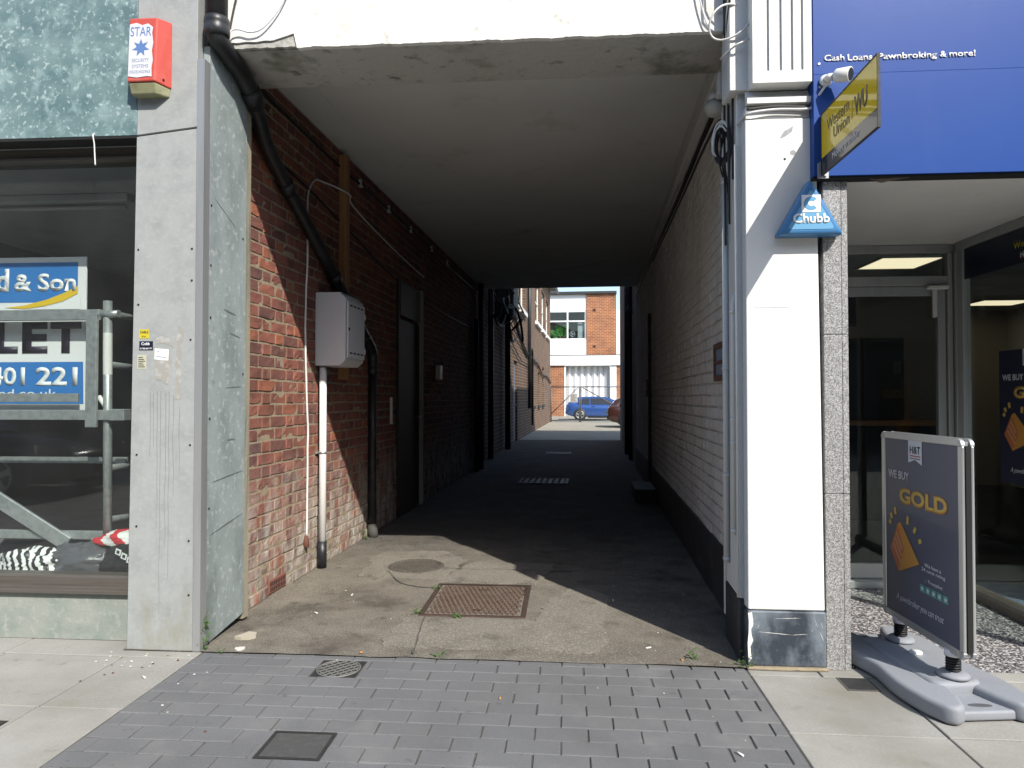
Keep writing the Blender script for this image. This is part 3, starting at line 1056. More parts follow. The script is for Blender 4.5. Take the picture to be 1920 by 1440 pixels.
part('paint_flake', poly_plate([(1.083 + .014 * math.cos(a / 9 * 6.283), 2.43 + .012 * math.sin(a / 9 * 6.283)) for a in range(9)], (0, -.004, 0), (1, 0, 0), (0, 0, 1), .0006, .0004), m_peel, sh)
part('fixing_hole', MB().cyl((1.045, -.005, 2.40), (1.045, 0, 2.40), .006, 8), m_dark, sh)
part('hairline_joint', box(.90, 1.06, -.0052, 0, 1.694, 1.6955), m_peel, sh)

# ================================================================== RIGHT: PAWNBROKER SHOP
rs = thing('pawnbroker_shop', 'pawnbroker shop with big plain blue fascia, granite edge and recessed glazed entrance', 'shop')
fb = part('fascia_board', box(1.162, 6.0, -.055, .02, 2.7762, 4.4), m_blue, rs, .001)
fb2 = part('fascia_board', box(1.162, 6.0, -.0556, .02, 2.300, 2.7757), m_blue, rs, .001)
for x, z in ((1.188, 2.825), (1.190, 2.715), (1.190, 2.36)):
    part('screw', MB().cyl((x, -.059, z), (x, -.054, z), .006, 8), m_alu, fb if z > 2.78 else fb2)
part('fascia_edge', box(1.162, 6.0, -.045, .02, 2.290, 2.2985), m_dark, rs)
for (z0, z1) in ((.0, .8185), (.8205, 1.5645), (1.5665, 2.288)):
    part('granite_slab', box(1.2175, 1.300, -.006, .1, z0, z1), m_granite, rs, .002)
    part('granite_slab', box(1.3015, 1.330, -.004, .12, z0, z1), m_granite, rs, .002)
part('granite_return', box(1.27, 1.330, .122, 1.44, 0, 2.288), m_granite, rs)
part('entrance_soffit', box(1.25, 2.64, -.04, 1.52, 2.292, 2.33), m_soffit, rs)
m_torn = M('torn_paint', (.16, .12, .10), rough=.9)
part('paint_tear', MB().prism(blotch([(1.42, -.02), (1.56, -.035), (1.60, -.03), (1.54, .0), (1.50, .035), (1.47, .005)], 2), 'z', 2.288, 2.2918), m_torn, rs)
part('terrazzo', box(1.31, 2.62, .032, 1.56, -.03, .004), m_terraz, rs)
# entrance: door screen across the back of the recess
D = 1.45
df = thing('entrance_door', 'aluminium framed glass shop door with a fanlight at the back of the entrance', 'door')
part('frame_head', box(1.331, 2.60, D, D + .06, 2.235, 2.291), m_frame, df, .004)
part('transom', box(1.331, 2.545, D - .01, D + .06, 2.015, 2.08), m_frame, df, .004)
part('frame_post', box(2.545, 2.575, D - .012, D + .06, 0.02, 2.235), m_frame, df, .004)
part('frame_post', box(2.58, 2.605, D - .04, D + .06, 0.02, 2.235), m_frame, df, .004)
part('frame_post', box(1.331, 1.37, D, D + .06, .02, 2.015), m_frame, df, .004)
part('threshold', box(1.331, 2.6, D - .05, D + .10, .004, .058), m_alumb, df, .006)
part('fanlight_pane', box(1.331, 2.545, D + .03, D + .036, 2.08, 2.235), m_glass, df)
dl = part('door_leaf', MB().box(1.372, 2.54, D + .01, D + .05, .06, .16).box(1.372, 1.43, D + .01, D + .05, .16, 2.01).box(2.49, 2.54, D + .01, D + .05, .16, 2.01).box(1.43, 2.49, D + .01, D + .05, 1.95, 2.01), m_frame, df, .003)
part('door_pane', box(1.43, 2.49, D + .027, D + .033, .16, 1.95), m_glass, dl)
lk = part('lock_cylinder', MB().lathe([(.016, -.0), (.016, -.012), (.010, -.014), (.010, -.006)], (2.592, D - .04, 1.41), 16, 'y'), M('brass', (.5, .4, .16), rough=.35, metal=.7), df)
part('lock_plate', box(2.574, 2.610, D - .044, D - .041, 1.385, 1.435), m_alumb, df)
part('closer_arm', box(2.44, 2.47, D - .03, D - .01, 1.80, 2.005), m_wplastic, df, .004)
part('closer_box', box(2.40, 2.535, D - .05, D - .012, 1.985, 2.012), m_wplastic, df, .006)
# shop window along the side of the recess
sw = thing('side_window', 'aluminium framed shop window down the right side of the entrance, dark band on top', 'window')
W = 2.58
part('frame_head', box(W, W + .06, -.02, D - .042, 2.235, 2.291), m_frame, sw, .003)
part('frame_sill', MB().prism([(W - .03, .004), (W - .03, .05), (W - .012, .065), (W + .06, .07), (W + .06, .004)], 'y', -.02, D - .042), m_bronze, sw)
part('frame_post', box(W, W + .05, D - .115, D - .042, .07, 2.234), m_frame, sw, .003)
part('frame_post', box(W, W + .05, -.02, .05, .07, 2.234), m_frame, sw, .003)
part('window_pane', box(W + .022, W + .028, .05, D - .115, .07, 2.234), m_glass, sw)
m_navy = M('navy_print', (.012, .016, .035), rough=.35)
m_yellowtx = M('yellow_lettering', (.55, .45, .05), rough=.5)
bd = part('header_band', box(W + .012, W + .0205, .05, D - .117, 2.035, 2.232), m_navy, sw)
text('WesternUnion', (W + .012, .835, 2.125), (0, -1, 0), (0, 0, 1), .36, .038, m_yellowtx, bd, .012)
text('WU', (W + .012, .43, 2.125), (0, -1, 0), (0, 0, 1), .09, .038, m_yellowtx, bd, .012)
text('H&T', (W + .012, .775, 2.065), (0, -1, 0), (0, 0, 1), .085, .036, m_wtext, bd, .015)
part('underline', poly_plate([(0, 0), (.085, 0), (.085, .004), (0, .004)], (W + .012, .775, 2.055), (0, -1, 0), (0, 0, 1)), M('magenta_line', (.35, .05, .15), rough=.5), bd)
part('frame_face', box(1.25, 1.3, 1.52, 1.6, 0, 2.288), m_interior, rs)
# room behind
part('room_floor', box(1.2, 6.0, 1.57, 6.0, 0, .02), m_intfloor, rs)
part('room_floor', box(2.62, 6.0, .0, 1.569, 0, .02), M('display_floor_blue', (.10, .14, .19), [((.2, .24, .27), 'noise', 12, .5, .7, .6)], rough=.6), rs)
part('room_back_wall', box(1.2, 4.4, 5.0, 5.2, .02, 2.5045), m_interior, rs)
part('room_back_wall', box(4.41, 7.0, 7.0, 7.2, .02, 2.6), m_interior, rs)
part('room_side_wall', box(4.3, 4.4, 5.21, 7.0, .02, 2.5045), m_interior, rs)
part('room_floor', box(1.2, 7.0, 6.01, 7.2, 0, .02), m_intfloor, rs)
part('room_side_wall', box(1.34, 1.42, 1.6, 5.0, .02, 2.6), m_interior, rs)
part('room_side_wall', box(6.6, 6.8, .0, 7.0, 0, 2.5045), m_interior, rs)
part('room_ceiling', box(1.34, 6.9, 1.522, 7.2, 2.505, 2.65), m_intceil, rs)
part('room_ceiling', box(2.645, 6.2, .03, 1.52, 2.505, 2.65), m_intceil, rs)
part('partition', box(2.75, 2.83, 4.0, 4.98, .02, 2.2), m_ddoor, rs)
part('wall_opening', box(2.84, 3.9, 4.93, 4.995, .9, 1.95), m_intdark, rs)
part('shop_front_end', box(3.6, 6.0, -.02, .03, .0, 2.288), m_granite, rs)
part('shop_front_pane', box(2.66, 3.6, .0, .006, .07, 2.288), m_glass, rs)
part('upper_wall', MB().prism([(1.0, .21), (7.5, .21), (7.5, 9.4), (1.42, 9.4)], 'z', 2.67, 8.2), m_plaster, rs)
part('outer_wall', MB().box(1.34, 7.5, 9.0, 9.4, 0, 2.66), m_plaster, rs)
part('outer_wall', MB().box(6.3, 7.5, .03, 8.9, 0, 2.66), m_plaster, rs)
lt = thing('ceiling_light', 'lit square ceiling panel seen through the fanlight', 'light')
part('light_frame', MB().box(2.77, 3.33, 2.91, 2.935, 2.49, 2.5045).box(2.77, 3.33, 3.465, 3.49, 2.49, 2.5045).box(2.77, 2.795, 2.9355, 3.4645, 2.49, 2.5045).box(3.305, 3.33, 2.9355, 3.4645, 2.49, 2.5045), m_wplastic, lt)
part('diffuser', box(2.796, 3.304, 2.936, 3.464, 2.494, 2.503), emis('lit_diffuser', (1, .86, .58), .75), lt)
lt2 = thing('ceiling_light', 'lit ceiling panel deep in the shop, seen through the side window', 'light')
part('light_frame', MB().box(5.27, 5.95, 5.77, 5.795, 2.49, 2.5045).box(5.27, 5.95, 6.305, 6.33, 2.49, 2.5045).box(5.27, 5.295, 5.7955, 6.3045, 2.49, 2.5045).box(5.925, 5.95, 5.7955, 6.3045, 2.49, 2.5045), m_wplastic, lt2)
part('diffuser', box(5.296, 5.924, 5.796, 6.304, 2.494, 2.503), bpy.data.materials['lit_diffuser'], lt2)
tv = thing('wall_monitor', 'dark monitor on a bracket inside the shop, upper left of the door', 'monitor')
part('screen_case', box(1.80, 2.18, 1.98, 2.04, 1.80, 2.04), m_black, tv, .01)
part('screen', box(1.815, 2.165, 1.974, 1.9795, 1.82, 2.025), M('dark_screen', (.01, .01, .012), rough=.15), tv)
part('bracket', box(1.55, 1.80, 2.0, 2.03, 1.9, 1.94), m_black, tv)
ct = thing('shop_counter', 'wooden counter at the back of the shop behind the door', 'counter')
part('counter_front', box(2.3, 3.9, 3.95, 4.0, .02, .98), m_ddoor, ct)
part('counter_top', box(2.26, 3.94, 3.9, 4.5, .982, 1.02), m_timber, ct, .004)
cb = thing('display_plinth', 'pale display plinth standing inside the side window', 'plinth')
part('plinth_body', box(3.0, 3.4, .9, 1.35, .02, .80), m_interior, cb, .004)
part('plinth_top', box(2.98, 3.42, .88, 1.37, .802, .825), m_wplastic, cb, .003)

# lettering on the blue fascia
for body, xa, xb in (('Cash', 1.211, 1.302), ('Loans,', 1.316, 1.438), ('Pawnbroking', 1.453, 1.714), ('&', 1.728, 1.757), ('more!', 1.769, 1.884)):
    dz = {'Cash': 0, 'Loans,': -.0072, 'Pawnbroking': -.0098, '&': 0, 'more!': 0}[body]
    hh = {'Cash': .029, 'Loans,': .036, 'Pawnbroking': .038, '&': .028, 'more!': .029}[body]
    text(body, (xa, -.055, 2.836 + dz), (1, 0, 0), (0, 0, 1), xb - xa, hh, m_wtext, fb, .022)

# posters
m_orange = M('orange_print', (.52, .16, .05), rough=.5)
m_orange2 = M('amber_print', (.58, .27, .05), rough=.5)
m_peach = M('peach_print', (.62, .30, .16), rough=.5)
m_gold = M('gold_lettering', (.62, .42, .09), rough=.5)
m_goldedge = M('gold_lettering_edge', (.50, .20, .05), rough=.5)
m_tealtx = M('teal_print', (.10, .30, .27), rough=.5)
m_whprint = M('white_print', (.62, .62, .66), rough=.5)
m_redln = M('red_print', (.45, .05, .08), rough=.5)


def gold_poster(sheet, o, xd, yd, w, h, full=True):
    """the gold-buying poster: o is its lower left corner"""
    o, xd, yd = Vector(o), Vector(xd).normalized(), Vector(yd).normalized()
    P = lambda a, b: o + xd * (a * w) + yd * (b * h)

    def plate(name, pts, mat, lift=.0015):
        return part(name, poly_plate([(a * w, b * h) for a, b in pts], o, xd, yd, lift, .0006), mat, sheet)
    rb = plate('ribbon', [(.36, 1.0), (.36, .875), (.455, .895), (.55, .870), (.55, 1.0)], m_whprint)
    text('H&T', P(.385, .928), xd, yd, .145 * w, .040 * h, m_navy, sheet, .02, lift=.0024, ext=.0005)
    plate('ribbon_line', [(.385, .912), (.53, .912), (.53, .918), (.385, .918)], m_redln, .0024)
    plate('ribbon_line', [(.385, .899), (.53, .899), (.53, .903), (.385, .903)], m_navy, .0024)
    text('WE BUY', P(.055, .772), xd, yd, .31 * w, .046 * h, m_whprint, sheet, .02, lift=.0016, ext=.0005)
    text('GOLD', P(.215, .635), xd, yd, .655 * w, .094 * h, m_goldedge, sheet, .055, lift=.0013, ext=.0004)
    text('GOLD', P(.225, .642), xd, yd, .635 * w, .082 * h, m_gold, sheet, .03, lift=.0019, ext=.0005)
    plate('gold_bar_side', [(.19, .515), (.075, .365), (.195, .245), (.285, .38)], m_orange, .0014)
    plate('gold_bar_top', [(.19, .515), (.285, .38), (.50, .335), (.235, .53)], m_orange2, .0016)
    plate('gold_bar_end', [(.285, .38), (.195, .245), (.50, .335)], m_orange2, .0018)
    for k in range(3):
        d = k * .042
        e = k * .034
        plate('gold_bar_step', [(.165 - e * .75, .455 - e * .95), (.182 - e * .75, .472 - e * .95), (.262 - e * .3, .385 - e * 1.15), (.246 - e * .3, .372 - e * 1.15)], m_peach, .0021)
    for a, b, c, d in ((.105, .535, .085, .565), (.09, .505, .06, .52), (.16, .565, .15, .605), (.335, .53, .345, .575), (.425, .495, .455, .525), (.49, .455, .53, .465)):
        vx, vy = (c - a) * w, (d - b) * h
        L = math.hypot(vx, vy)
        nx, ny = -vy / L * .010, vx / L * .010
        q = [(a * w + nx, b * h + ny), (a * w - nx, b * h - ny), (c * w - nx, d * h - ny), (c * w + nx, d * h + ny)]
        part('sparkle', poly_plate(q, o, xd, yd, .0015, .0006), m_gold, sheet)
    text('We have a', P(.57, .335), xd, yd, .21 * w, .022 * h, m_whprint, sheet, .01, lift=.0016, ext=.0005)
    text('24 carat rating', P(.53, .305), xd, yd, .30 * w, .024 * h, m_whprint, sheet, .01, lift=.0016, ext=.0005)
    text('Trustpilot', P(.61, .25), xd, yd, .185 * w, .023 * h, m_whprint, sheet, .005, lift=.0016, ext=.0005)
    st = [(.0, .5), (.12, .15), (.48, .15), (.2, -.07), (.3, -.42), (0, -.2), (-.3, -.42), (-.2, -.07), (-.48, .15), (-.12, .15)]
    plate('star', [(.585 + p[0] * .03, .262 + p[1] * .021) for p in st], m_tealtx)
    for k in range(5):
        a = .505 + k * .074
        plate('rating_square', [(a, .195), (a + .064, .195), (a + .064, .233), (a, .233)], m_tealtx)
        plate('rating_star', [(a + .032 + p[0] * .045, .214 + p[1] * .03) for p in st], m_whprint, .0024)
    text('A pawnbroker you can trust', P(.16, .075), xd, yd, .65 * w, .048 * h, m_whprint, sheet, -.004, lift=.0016, ext=.0005, shear=.35, space=.92)


po = thing('window_poster', 'dark gold-buying poster fixed inside the side window of the entrance', 'poster')
sh_ = part('poster_sheet', box(W + .010, W + .0205, .38, .985, .770, 1.545), M('poster_navy', (.018, .022, .045), rough=.5), po, .001)
gold_poster(sh_, (W + .010, .985, .770), (0, -1, 0), (0, 0, 1), .605, .775)

# ================================================================== A-BOARD
AB = Matrix.Translation((1.634, -.055, 0)) @ Matrix.Rotation(R(2.0), 4, 'Z')      # local: y along the board, -x is the face we see
aw = thing('pavement_sign', 'grey pavement sign on a moulded base with a dark gold-buying poster', 'sign', AB)
BW, BZ0, BZ1 = .335, .195, 1.100
part('panel', box(-.012, .012, -BW + .012, BW - .012, BZ0 + .012, BZ1 - .012), m_alu, aw)
for s in (-1, 1):
    xx = s * .019
    def rail(y0, y1, z0, z1):
        return MB().box(min(xx - .007, xx + .007), max(xx - .007, xx + .007), y0, y1, z0, z1)
    part('frame_rail', rail(-BW + .03, BW - .03, BZ1 - .032, BZ1), m_alumb, aw, .006, 2)
    part('frame_rail', rail(-BW + .03, BW - .03, BZ0, BZ0 + .032), m_alumb, aw, .006, 2)
    part('frame_rail', rail(-BW, -BW + .032, BZ0 + .03, BZ1 - .03), m_alumb, aw, .006, 2)
    part('frame_rail', rail(BW - .032, BW, BZ0 + .03, BZ1 - .03), m_alumb, aw, .006, 2)
    for sy in (-1, 1):
        for z, sz in ((BZ0, 1), (BZ1, -1)):
            pts = [(0, .034)] + [(.034 - .034 * math.cos(a), .034 - .034 * math.sin(a)) for a in [i * math.pi / 12 for i in range(7)]][::1] + [(.034, .034)]
            pts = [(0, .032)] + [(.030 - .030 * math.cos(i * math.pi / 12), .030 - .030 * math.sin(i * math.pi / 12)) for i in range(7)] + [(.032, 0), (.032, .032)]
            q = [((sy * (BW - a)), z + sz * b) for a, b in pts]
            part('frame_corner', MB().prism(q, 'x', xx - .0085, xx + .0085), m_alu, aw, .002)
psh = part('poster_sheet', box(-.0195, -.0125, -BW + .030, BW - .030, BZ0 + .030, BZ1 - .030), M('poster_slate', (.075, .082, .122), [((.095, .103, .145), 'noise', 2, .4, .7, .5)], rough=.42, coat=.3), aw)
gold_poster(psh, (-.0195, BW - .030, BZ0 + .030), (0, -1, 0), (0, 0, 1), 2 * BW - .06, BZ1 - BZ0 - .06)
part('edge_strip', box(-.010, .010, -BW - .0015, -BW + .0115, BZ0 + .03, BZ1 - .03), m_dark, aw)
for y in (-.215, .215):
    part('post_clamp', MB().cyl((0, y, .178), (0, y, .205), .034, 18), m_boxgrey, aw)
    sp_ = part('spring', MB().tube([(.026 * math.cos(t * .5), y + .026 * math.sin(t * .5), .112 + t * .00088) for t in range(0, 80)], .0045, 6), m_black, aw)
    part('spring_core', MB().cyl((0, y, .10), (0, y, .18), .018, 12), m_black, sp_)
    part('post_collar', MB().lathe([(.066, .094), (.058, .104), (.048, .112), (.030, .114)], (0, y, 0), 24), m_base, aw)


def rot6(p):
    c6, s6 = math.cos(R(6)), math.sin(R(6))
    return (p[0] * c6 - p[1] * s6 - .040, p[0] * s6 + p[1] * c6)


def lobe(sx, grow=0.0):
    """one long rounded side lobe of the base, waisted on its outer edge"""
    out = []
    for k in range(64):
        a = 2 * math.pi * k / 64
        c, s_ = math.cos(a), math.sin(a)
        e = 2.7
        r = (abs(c / (.100 + grow)) ** e + abs(s_ / (.485 + grow)) ** e) ** (-1 / e)
        x, y = r * c, r * s_
        if x > 0:
            x -= .034 * math.exp(-(y / .15) ** 2)
        else:
            x += .014 * math.exp(-((abs(y) - .45) / .12) ** 2)
        out.append(rot6((sx * (.142 + x), y)))
    return out if sx > 0 else out[::-1]


def rounded(hx, hy, rr_):
    out = []
    for qx, qy, a0 in ((1, 1, 0), (-1, 1, 90), (-1, -1, 180), (1, -1, 270)):
        for k in range(9):
            a = R(a0 + 90 * k / 8)
            out.append(rot6((qx * (hx - rr_) + rr_ * math.cos(a), qy * (hy - rr_) + rr_ * math.sin(a))))
    return out


def smooth_mesh(mb, bevel, seg):
    me = mb.mesh('base', bevel, seg)
    me.polygons.foreach_set('use_smooth', [len(p.vertices) <= 4 for p in me.polygons])
    return me


bm_ = bmesh.new()
for mb_, bv, sg in ((MB().prism(lobe(1), 'z', .004, .078), .020, 4), (MB().prism(lobe(-1), 'z', .004, .0782), .020, 4),
                    (MB().prism(rounded(.15, .446, .03), 'z', .006, .044), .010, 3), (MB().prism(rounded(.112, .285, .05), 'z', .01, .090), .022, 4)):
    me_ = smooth_mesh(mb_, bv, sg)
    bm_.from_mesh(me_)
    bpy.data.meshes.remove(me_)
me_ = bpy.data.meshes.new('base')
bm_.to_mesh(me_)
bm_.free()
link('base', me_, m_base, aw)
for s in (-1, 1):
    cx_, cy_ = -.040 - s * .392 * math.sin(R(6)), s * .392 * math.cos(R(6))
    part('handle_slot', MB().prism([(cx_ + .05 * math.cos(q * .3142) * (1 if abs(math.cos(q * .3142)) < .6 else 1.0), cy_ + .019 * math.sin(q * .3142)) for q in range(20)], 'z', .03, .0452), M('slot_shadow_plastic', (.09, .095, .105), rough=.6), aw, .003)
part('filler_cap', MB().lathe([(.028, .09), (.028, .100), (.024, .104)], (-.02, .04, 0), 14), m_wplastic, aw)

# ================================================================== THINGS ON THE FRONTS
# red alarm box
al = thing('alarm_box', 'red burglar alarm box with torn white label on the grey pillar, lit from above', 'alarm box')
m_red = M('faded_red_plastic', (.52, .075, .055), [((.62, .17, .13), 'noise', 6, .5, .7, .5)], rough=.5)
m_albase = M('stained_cream_plastic', (.30, .30, .17), [((.14, .14, .07), 'noise', 20, .5, .7, .6)], rough=.7)
ax0, ax1, az0, az1 = -2.172, -1.985, 2.845, 3.175
part('case', MB().hexa([(ax0, -.085, az0), (ax1 - .045, -.085, az0), (ax1, -.005, az0 - .01), (ax0 - .002, -.005, az0 - .01), (ax0, -.070, az1 - .004), (ax1 - .045, -.070, az1 - .004), (ax1, -.005, az1), (ax0 - .002, -.005, az1)]), m_red, al, .006, 2)
part('case_base', MB().hexa([(ax0 + .004, -.058, az0 - .055), (ax1 - .05, -.058, az0 - .055), (ax1 - .01, -.005, az0 - .055), (ax0 + .002, -.005, az0 - .055), (ax0 + .003, -.078, az0 - .003), (ax1 - .048, -.078, az0 - .003), (ax1 - .004, -.005, az0 - .012), (ax0 + .001, -.005, az0 - .012)]), m_albase, al, .006, 2)
yf = Vector((0, .015, .326)).normalized()
lab = [(.004, .02), (.05, .012), (.10, .018), (.128, .015), (.125, .06), (.131, .10), (.124, .15), (.130, .19), (.122, .24), (.126, .27), (.10, .29), (.07, .282), (.04, .295), (.004, .288)]
lb = part('torn_label', poly_plate(lab, (ax0 + .001, -.0855, az0 + .005), (1, 0, 0), yf, .0015, .0006), m_whprint, al)
m_bluetx = M('faded_blue_print', (.10, .19, .42), rough=.6)
m_greytx = M('grey_print', (.25, .30, .40), rough=.6)


def on_label(a, b):
    return Vector((ax0 + .001 + a, -.0855, az0 + .005)) + yf * b


text('STAR', on_label(.010, .225), (1, 0, 0), yf, .108, .048, m_bluetx, lb, .0, lift=.0024, ext=.0005)
star = []
for k in range(14):
    rr_ = .046 if k % 2 == 0 else .022
    star.append((.066 + rr_ * math.sin(k * math.pi / 7), .165 + rr_ * math.cos(k * math.pi / 7)))
part('star_emblem', poly_plate(star, (ax0 + .001, -.0855, az0 + .005), (1, 0, 0), yf, .0024, .0005), m_bluetx, lb)
text('SECURITY', on_label(.022, .092), (1, 0, 0), yf, .088, .017, m_greytx, lb, .0, lift=.0024, ext=.0005)
text('SYSTEMS', on_label(.024, .062), (1, 0, 0), yf, .084, .017, m_greytx, lb, .0, lift=.0024, ext=.0005)
text('(0525)402965', on_label(.008, .030), (1, 0, 0), yf, .112, .019, m_greytx, lb, .0, lift=.0024, ext=.0005)
part('screw', MB().cyl((ax1 - .022, -.05, az0 + .02), (ax1 - .02, -.043, az0 + .02), .005, 8), m_dark, al)

# little stickers on the pillar
m_yst = M('yellow_sticker', (.58, .48, .03), rough=.5)
stk = solo('sticker', poly_plate([(0, 0), (.052, 0), (.052, .046), (0, .046)], (-2.147, -.002, 1.568), (1, 0, 0), (0, 0, 1), .0004, .0008), m_yst, 'small yellow sticker, topmost of the stickers on the grey pillar', 'sticker')


def child_text(body, root_obj, x, z, w, h, mat, bold=.0, y=-.0032):
    c = root_obj.location
    return text(body, (x - c.x, y - c.y, z - c.z), (1, 0, 0), (0, 0, 1), w, h, mat, root_obj, bold, lift=.0004, ext=.0004)


child_text('CABLE', stk, -2.143, 1.594, .044, .012, m_dkiron, .02)
child_text('TV', stk, -2.135, 1.573, .025, .008, m_dkiron, .02)
stk = solo('sticker', poly_plate([(0, 0), (.072, 0), (.072, .046), (0, .046)], (-2.146, -.002, 1.508), (1, 0, 0), (0, 0, 1), .0004, .0008), m_navy, 'small navy sticker with white phone number just under the yellow one', 'sticker')
child_text('Cobb', stk, -2.136, 1.533, .045, .015, m_wtext, .03)
child_text('01788 604 737', stk, -2.141, 1.512, .062, .009, m_wtext, .02)
stk = solo('sticker', poly_plate([(0, 0), (.074, -.006), (.076, .05), (.002, .056)], (-2.066, -.002, 1.462), (1, 0, 0), (0, 0, 1), .0004, .0008), m_wtext, 'white paper sticker, rightmost of the stickers on the grey pillar', 'sticker')
child_text('2E', stk, -2.058, 1.498, .02, .008, m_greytx)
part('printed_line', poly_plate([(.01, .012), (.064, .008), (.064, .012), (.01, .016)], Vector((-2.066, -.003, 1.462)) - stk.location, (1, 0, 0), (0, 0, 1), .0004, .0004), m_greytx, stk)
m_cream = M('cream_sticker', (.50, .49, .36), rough=.6)
stk = solo('sticker', poly_plate([(0, 0), (.048, 0), (.048, .070), (0, .070)], (-2.156, -.002, 1.414), (1, 0, 0), (0, 0, 1), .0004, .0008), m_cream, 'cream sticker with lines of small print, lowest on the grey pillar', 'sticker')
for k in range(6):
    part('printed_line', poly_plate([(.006, .008 + k * .0095), (.042 - (k % 3) * .006, .008 + k * .0095), (.042 - (k % 3) * .006, .012 + k * .0095), (.006, .012 + k * .0095)], Vector((-2.156, -.003, 1.414)) - stk.location, (1, 0, 0), (0, 0, 1), .0004, .0004), m_dkiron, stk)
solo('loose_wire', MB().tube(spline([(-2.40, .09, 2.60), (-2.395, -.012, 2.615), (-2.39, -.014, 2.56), (-2.388, -.012, 2.50), (-2.385, -.012, 2.455)], 5), .0035, 6), m_wplastic, 'short white wire end hanging over the dark window head', 'wire')

# blue triangular alarm
tri = thing('alarm_box', 'blue triangular alarm box on the white pillar', 'alarm box')
m_chubb = M('blue_alarm_plastic', (.05, .19, .40), [((.07, .23, .45), 'noise', 3, .4, .7, .5)], rough=.35)
m_chubb2 = M('pale_blue_print', (.13, .36, .58), rough=.4)
tx, tz0, tz1, th = 1.138, 2.022, 2.285, .150


def tri_poly(k, dz=0.0):
    c = [(-th * k, tz0 + .085 - .085 * k), (th * k, tz0 + .085 - .085 * k), (0, tz0 + .085 + (tz1 - tz0 - .085) * k)]
    out = []
    rad = .022
    for i in range(3):
        p, a, b = Vector(c[i]), Vector(c[i - 1]), Vector(c[(i + 1) % 3])
        q0, q1 = p + (a - p).normalized() * rad, p + (b - p).normalized() * rad
        for t in range(6):
            s_ = t / 5
            out.append(((q0 * (1 - s_) ** 2 + p * 2 * s_ * (1 - s_) + q1 * s_ * s_)))
    return [(tx + p.x, p.y) for p in out]


rings = [(1.0, -.005), (1.02, -.03), (1.02, -.052), (.985, -.070), (.93, -.078), (.80, -.080)]
vs, fs = [], []
for k, y in rings:
    vs += [(p[0], y, p[1]) for p in tri_poly(k)]
nn = 18
for i in range(len(rings) - 1):
    for k in range(nn):
        fs.append((i * nn + k, i * nn + (k + 1) % nn, (i + 1) * nn + (k + 1) % nn, (i + 1) * nn + k))
fs += [tuple(range(nn)), tuple(range((len(rings) - 1) * nn, len(rings) * nn))]
m_ = MB().add(vs, fs, True)
m_.s[-1] = False
tc = part('case', m_, m_chubb, tri)
tf = part('face_print', poly_plate([(p[0] - tx, p[1]) for p in tri_poly(.72)], (tx, -.0805, 0), (1, 0, 0), (0, 0, 1), .0005, .0006), m_chubb2, tri)
lg = part('logo_square', poly_plate([(-.043, 2.125), (.043, 2.125), (.043, 2.205), (-.043, 2.205)], (tx, -.0805, 0), (1, 0, 0), (0, 0, 1), .0016, .0006), m_wtext, tri)
C_ = MB()
for i in range(14):
    q = []
    for a in (R(42 + 276 * i / 14), R(42 + 276 * (i + 1) / 14)):
        q.append(((.034 * math.cos(a), 2.165 + .032 * math.sin(a)), (.0135 * math.cos(a), 2.165 + .0125 * math.sin(a))))
    w_ = poly_plate([q[0][1], q[0][0], q[1][0], q[1][1]], (tx, -.0805, 0), (1, 0, 0), (0, 0, 1), .0026, .0006)
    C_.add(w_.v, w_.f)
part('logo_letter', C_, m_chubb2, lg)
text('Chubb', (tx - .082, -.0805, 2.073), (1, 0, 0), (0, 0, 1), .164, .046, m_wtext, tri, .03, lift=.002)

# projecting money-transfer sign
ws = thing('projecting_sign', 'yellow and dark projecting sign beside the camera on the blue fascia', 'sign', Matrix.Translation((1.196, -.062, 0)))
m_y = bpy.data.materials.new('translucent_yellow_panel')
m_y.use_nodes = True
t = m_y.node_tree
t.nodes.remove(t.nodes['Principled BSDF'])
d1 = nd(t, 'ShaderNodeBsdfDiffuse')
d2 = nd(t, 'ShaderNodeBsdfTranslucent')
g1 = nd(t, 'ShaderNodeBsdfGlossy')
g1.inputs['Roughness'].default_value = .06
for q in (d1, d2):
    q.inputs[0].default_value = (.80, .68, .06, 1)
fr = nd(t, 'ShaderNodeFresnel')
fr.inputs[0].default_value = 1.5
mx, mx2 = nd(t, 'ShaderNodeMixShader'), nd(t, 'ShaderNodeMixShader')
mx.inputs[0].default_value = .6
t.links.new(d1.outputs[0], mx.inputs[1])
t.links.new(d2.outputs[0], mx.inputs[2])
t.links.new(fr.outputs[0], mx2.inputs[0])
t.links.new(mx.outputs[0], mx2.inputs[1])
t.links.new(g1.outputs[0], mx2.inputs[2])
t.links.new(mx2.outputs[0], t.nodes['Material Output'].inputs[0])
SX, SY0, SY1, SZ0, SZ1 = 0, -.585, 0, 2.298, 2.583
wp = part('yellow_panel', box(SX - .0035, SX + .0035, SY0 + .004, SY1 - .004, SZ0 + .078, SZ1 - .004), m_y, ws)
m_signdark = M('dark_sign_band', (.055, .05, .055), rough=.12)
wb = part('dark_band', box(SX - .0036, SX + .0036, SY0 + .004, SY1 - .004, SZ0 + .004, SZ0 + .0775), m_signdark, ws)
part('sign_frame', MB().box(SX - .006, SX + .006, SY0, SY1, SZ1 - .004, SZ1).box(SX - .006, SX + .006, SY0, SY1, SZ0, SZ0 + .004).box(SX - .006, SX + .006, SY0, SY0 + .004, SZ0 + .004, SZ1 - .004)
     .box(SX - .006, SX + .006, SY1 - .004, SY1, SZ0 + .004, SZ1 - .004), m_dkiron, ws)
part('wall_bracket', box(SX - .02, SX + .03, .0005, .004, SZ0 - .012, SZ0 + .06), m_alu, ws, .001)
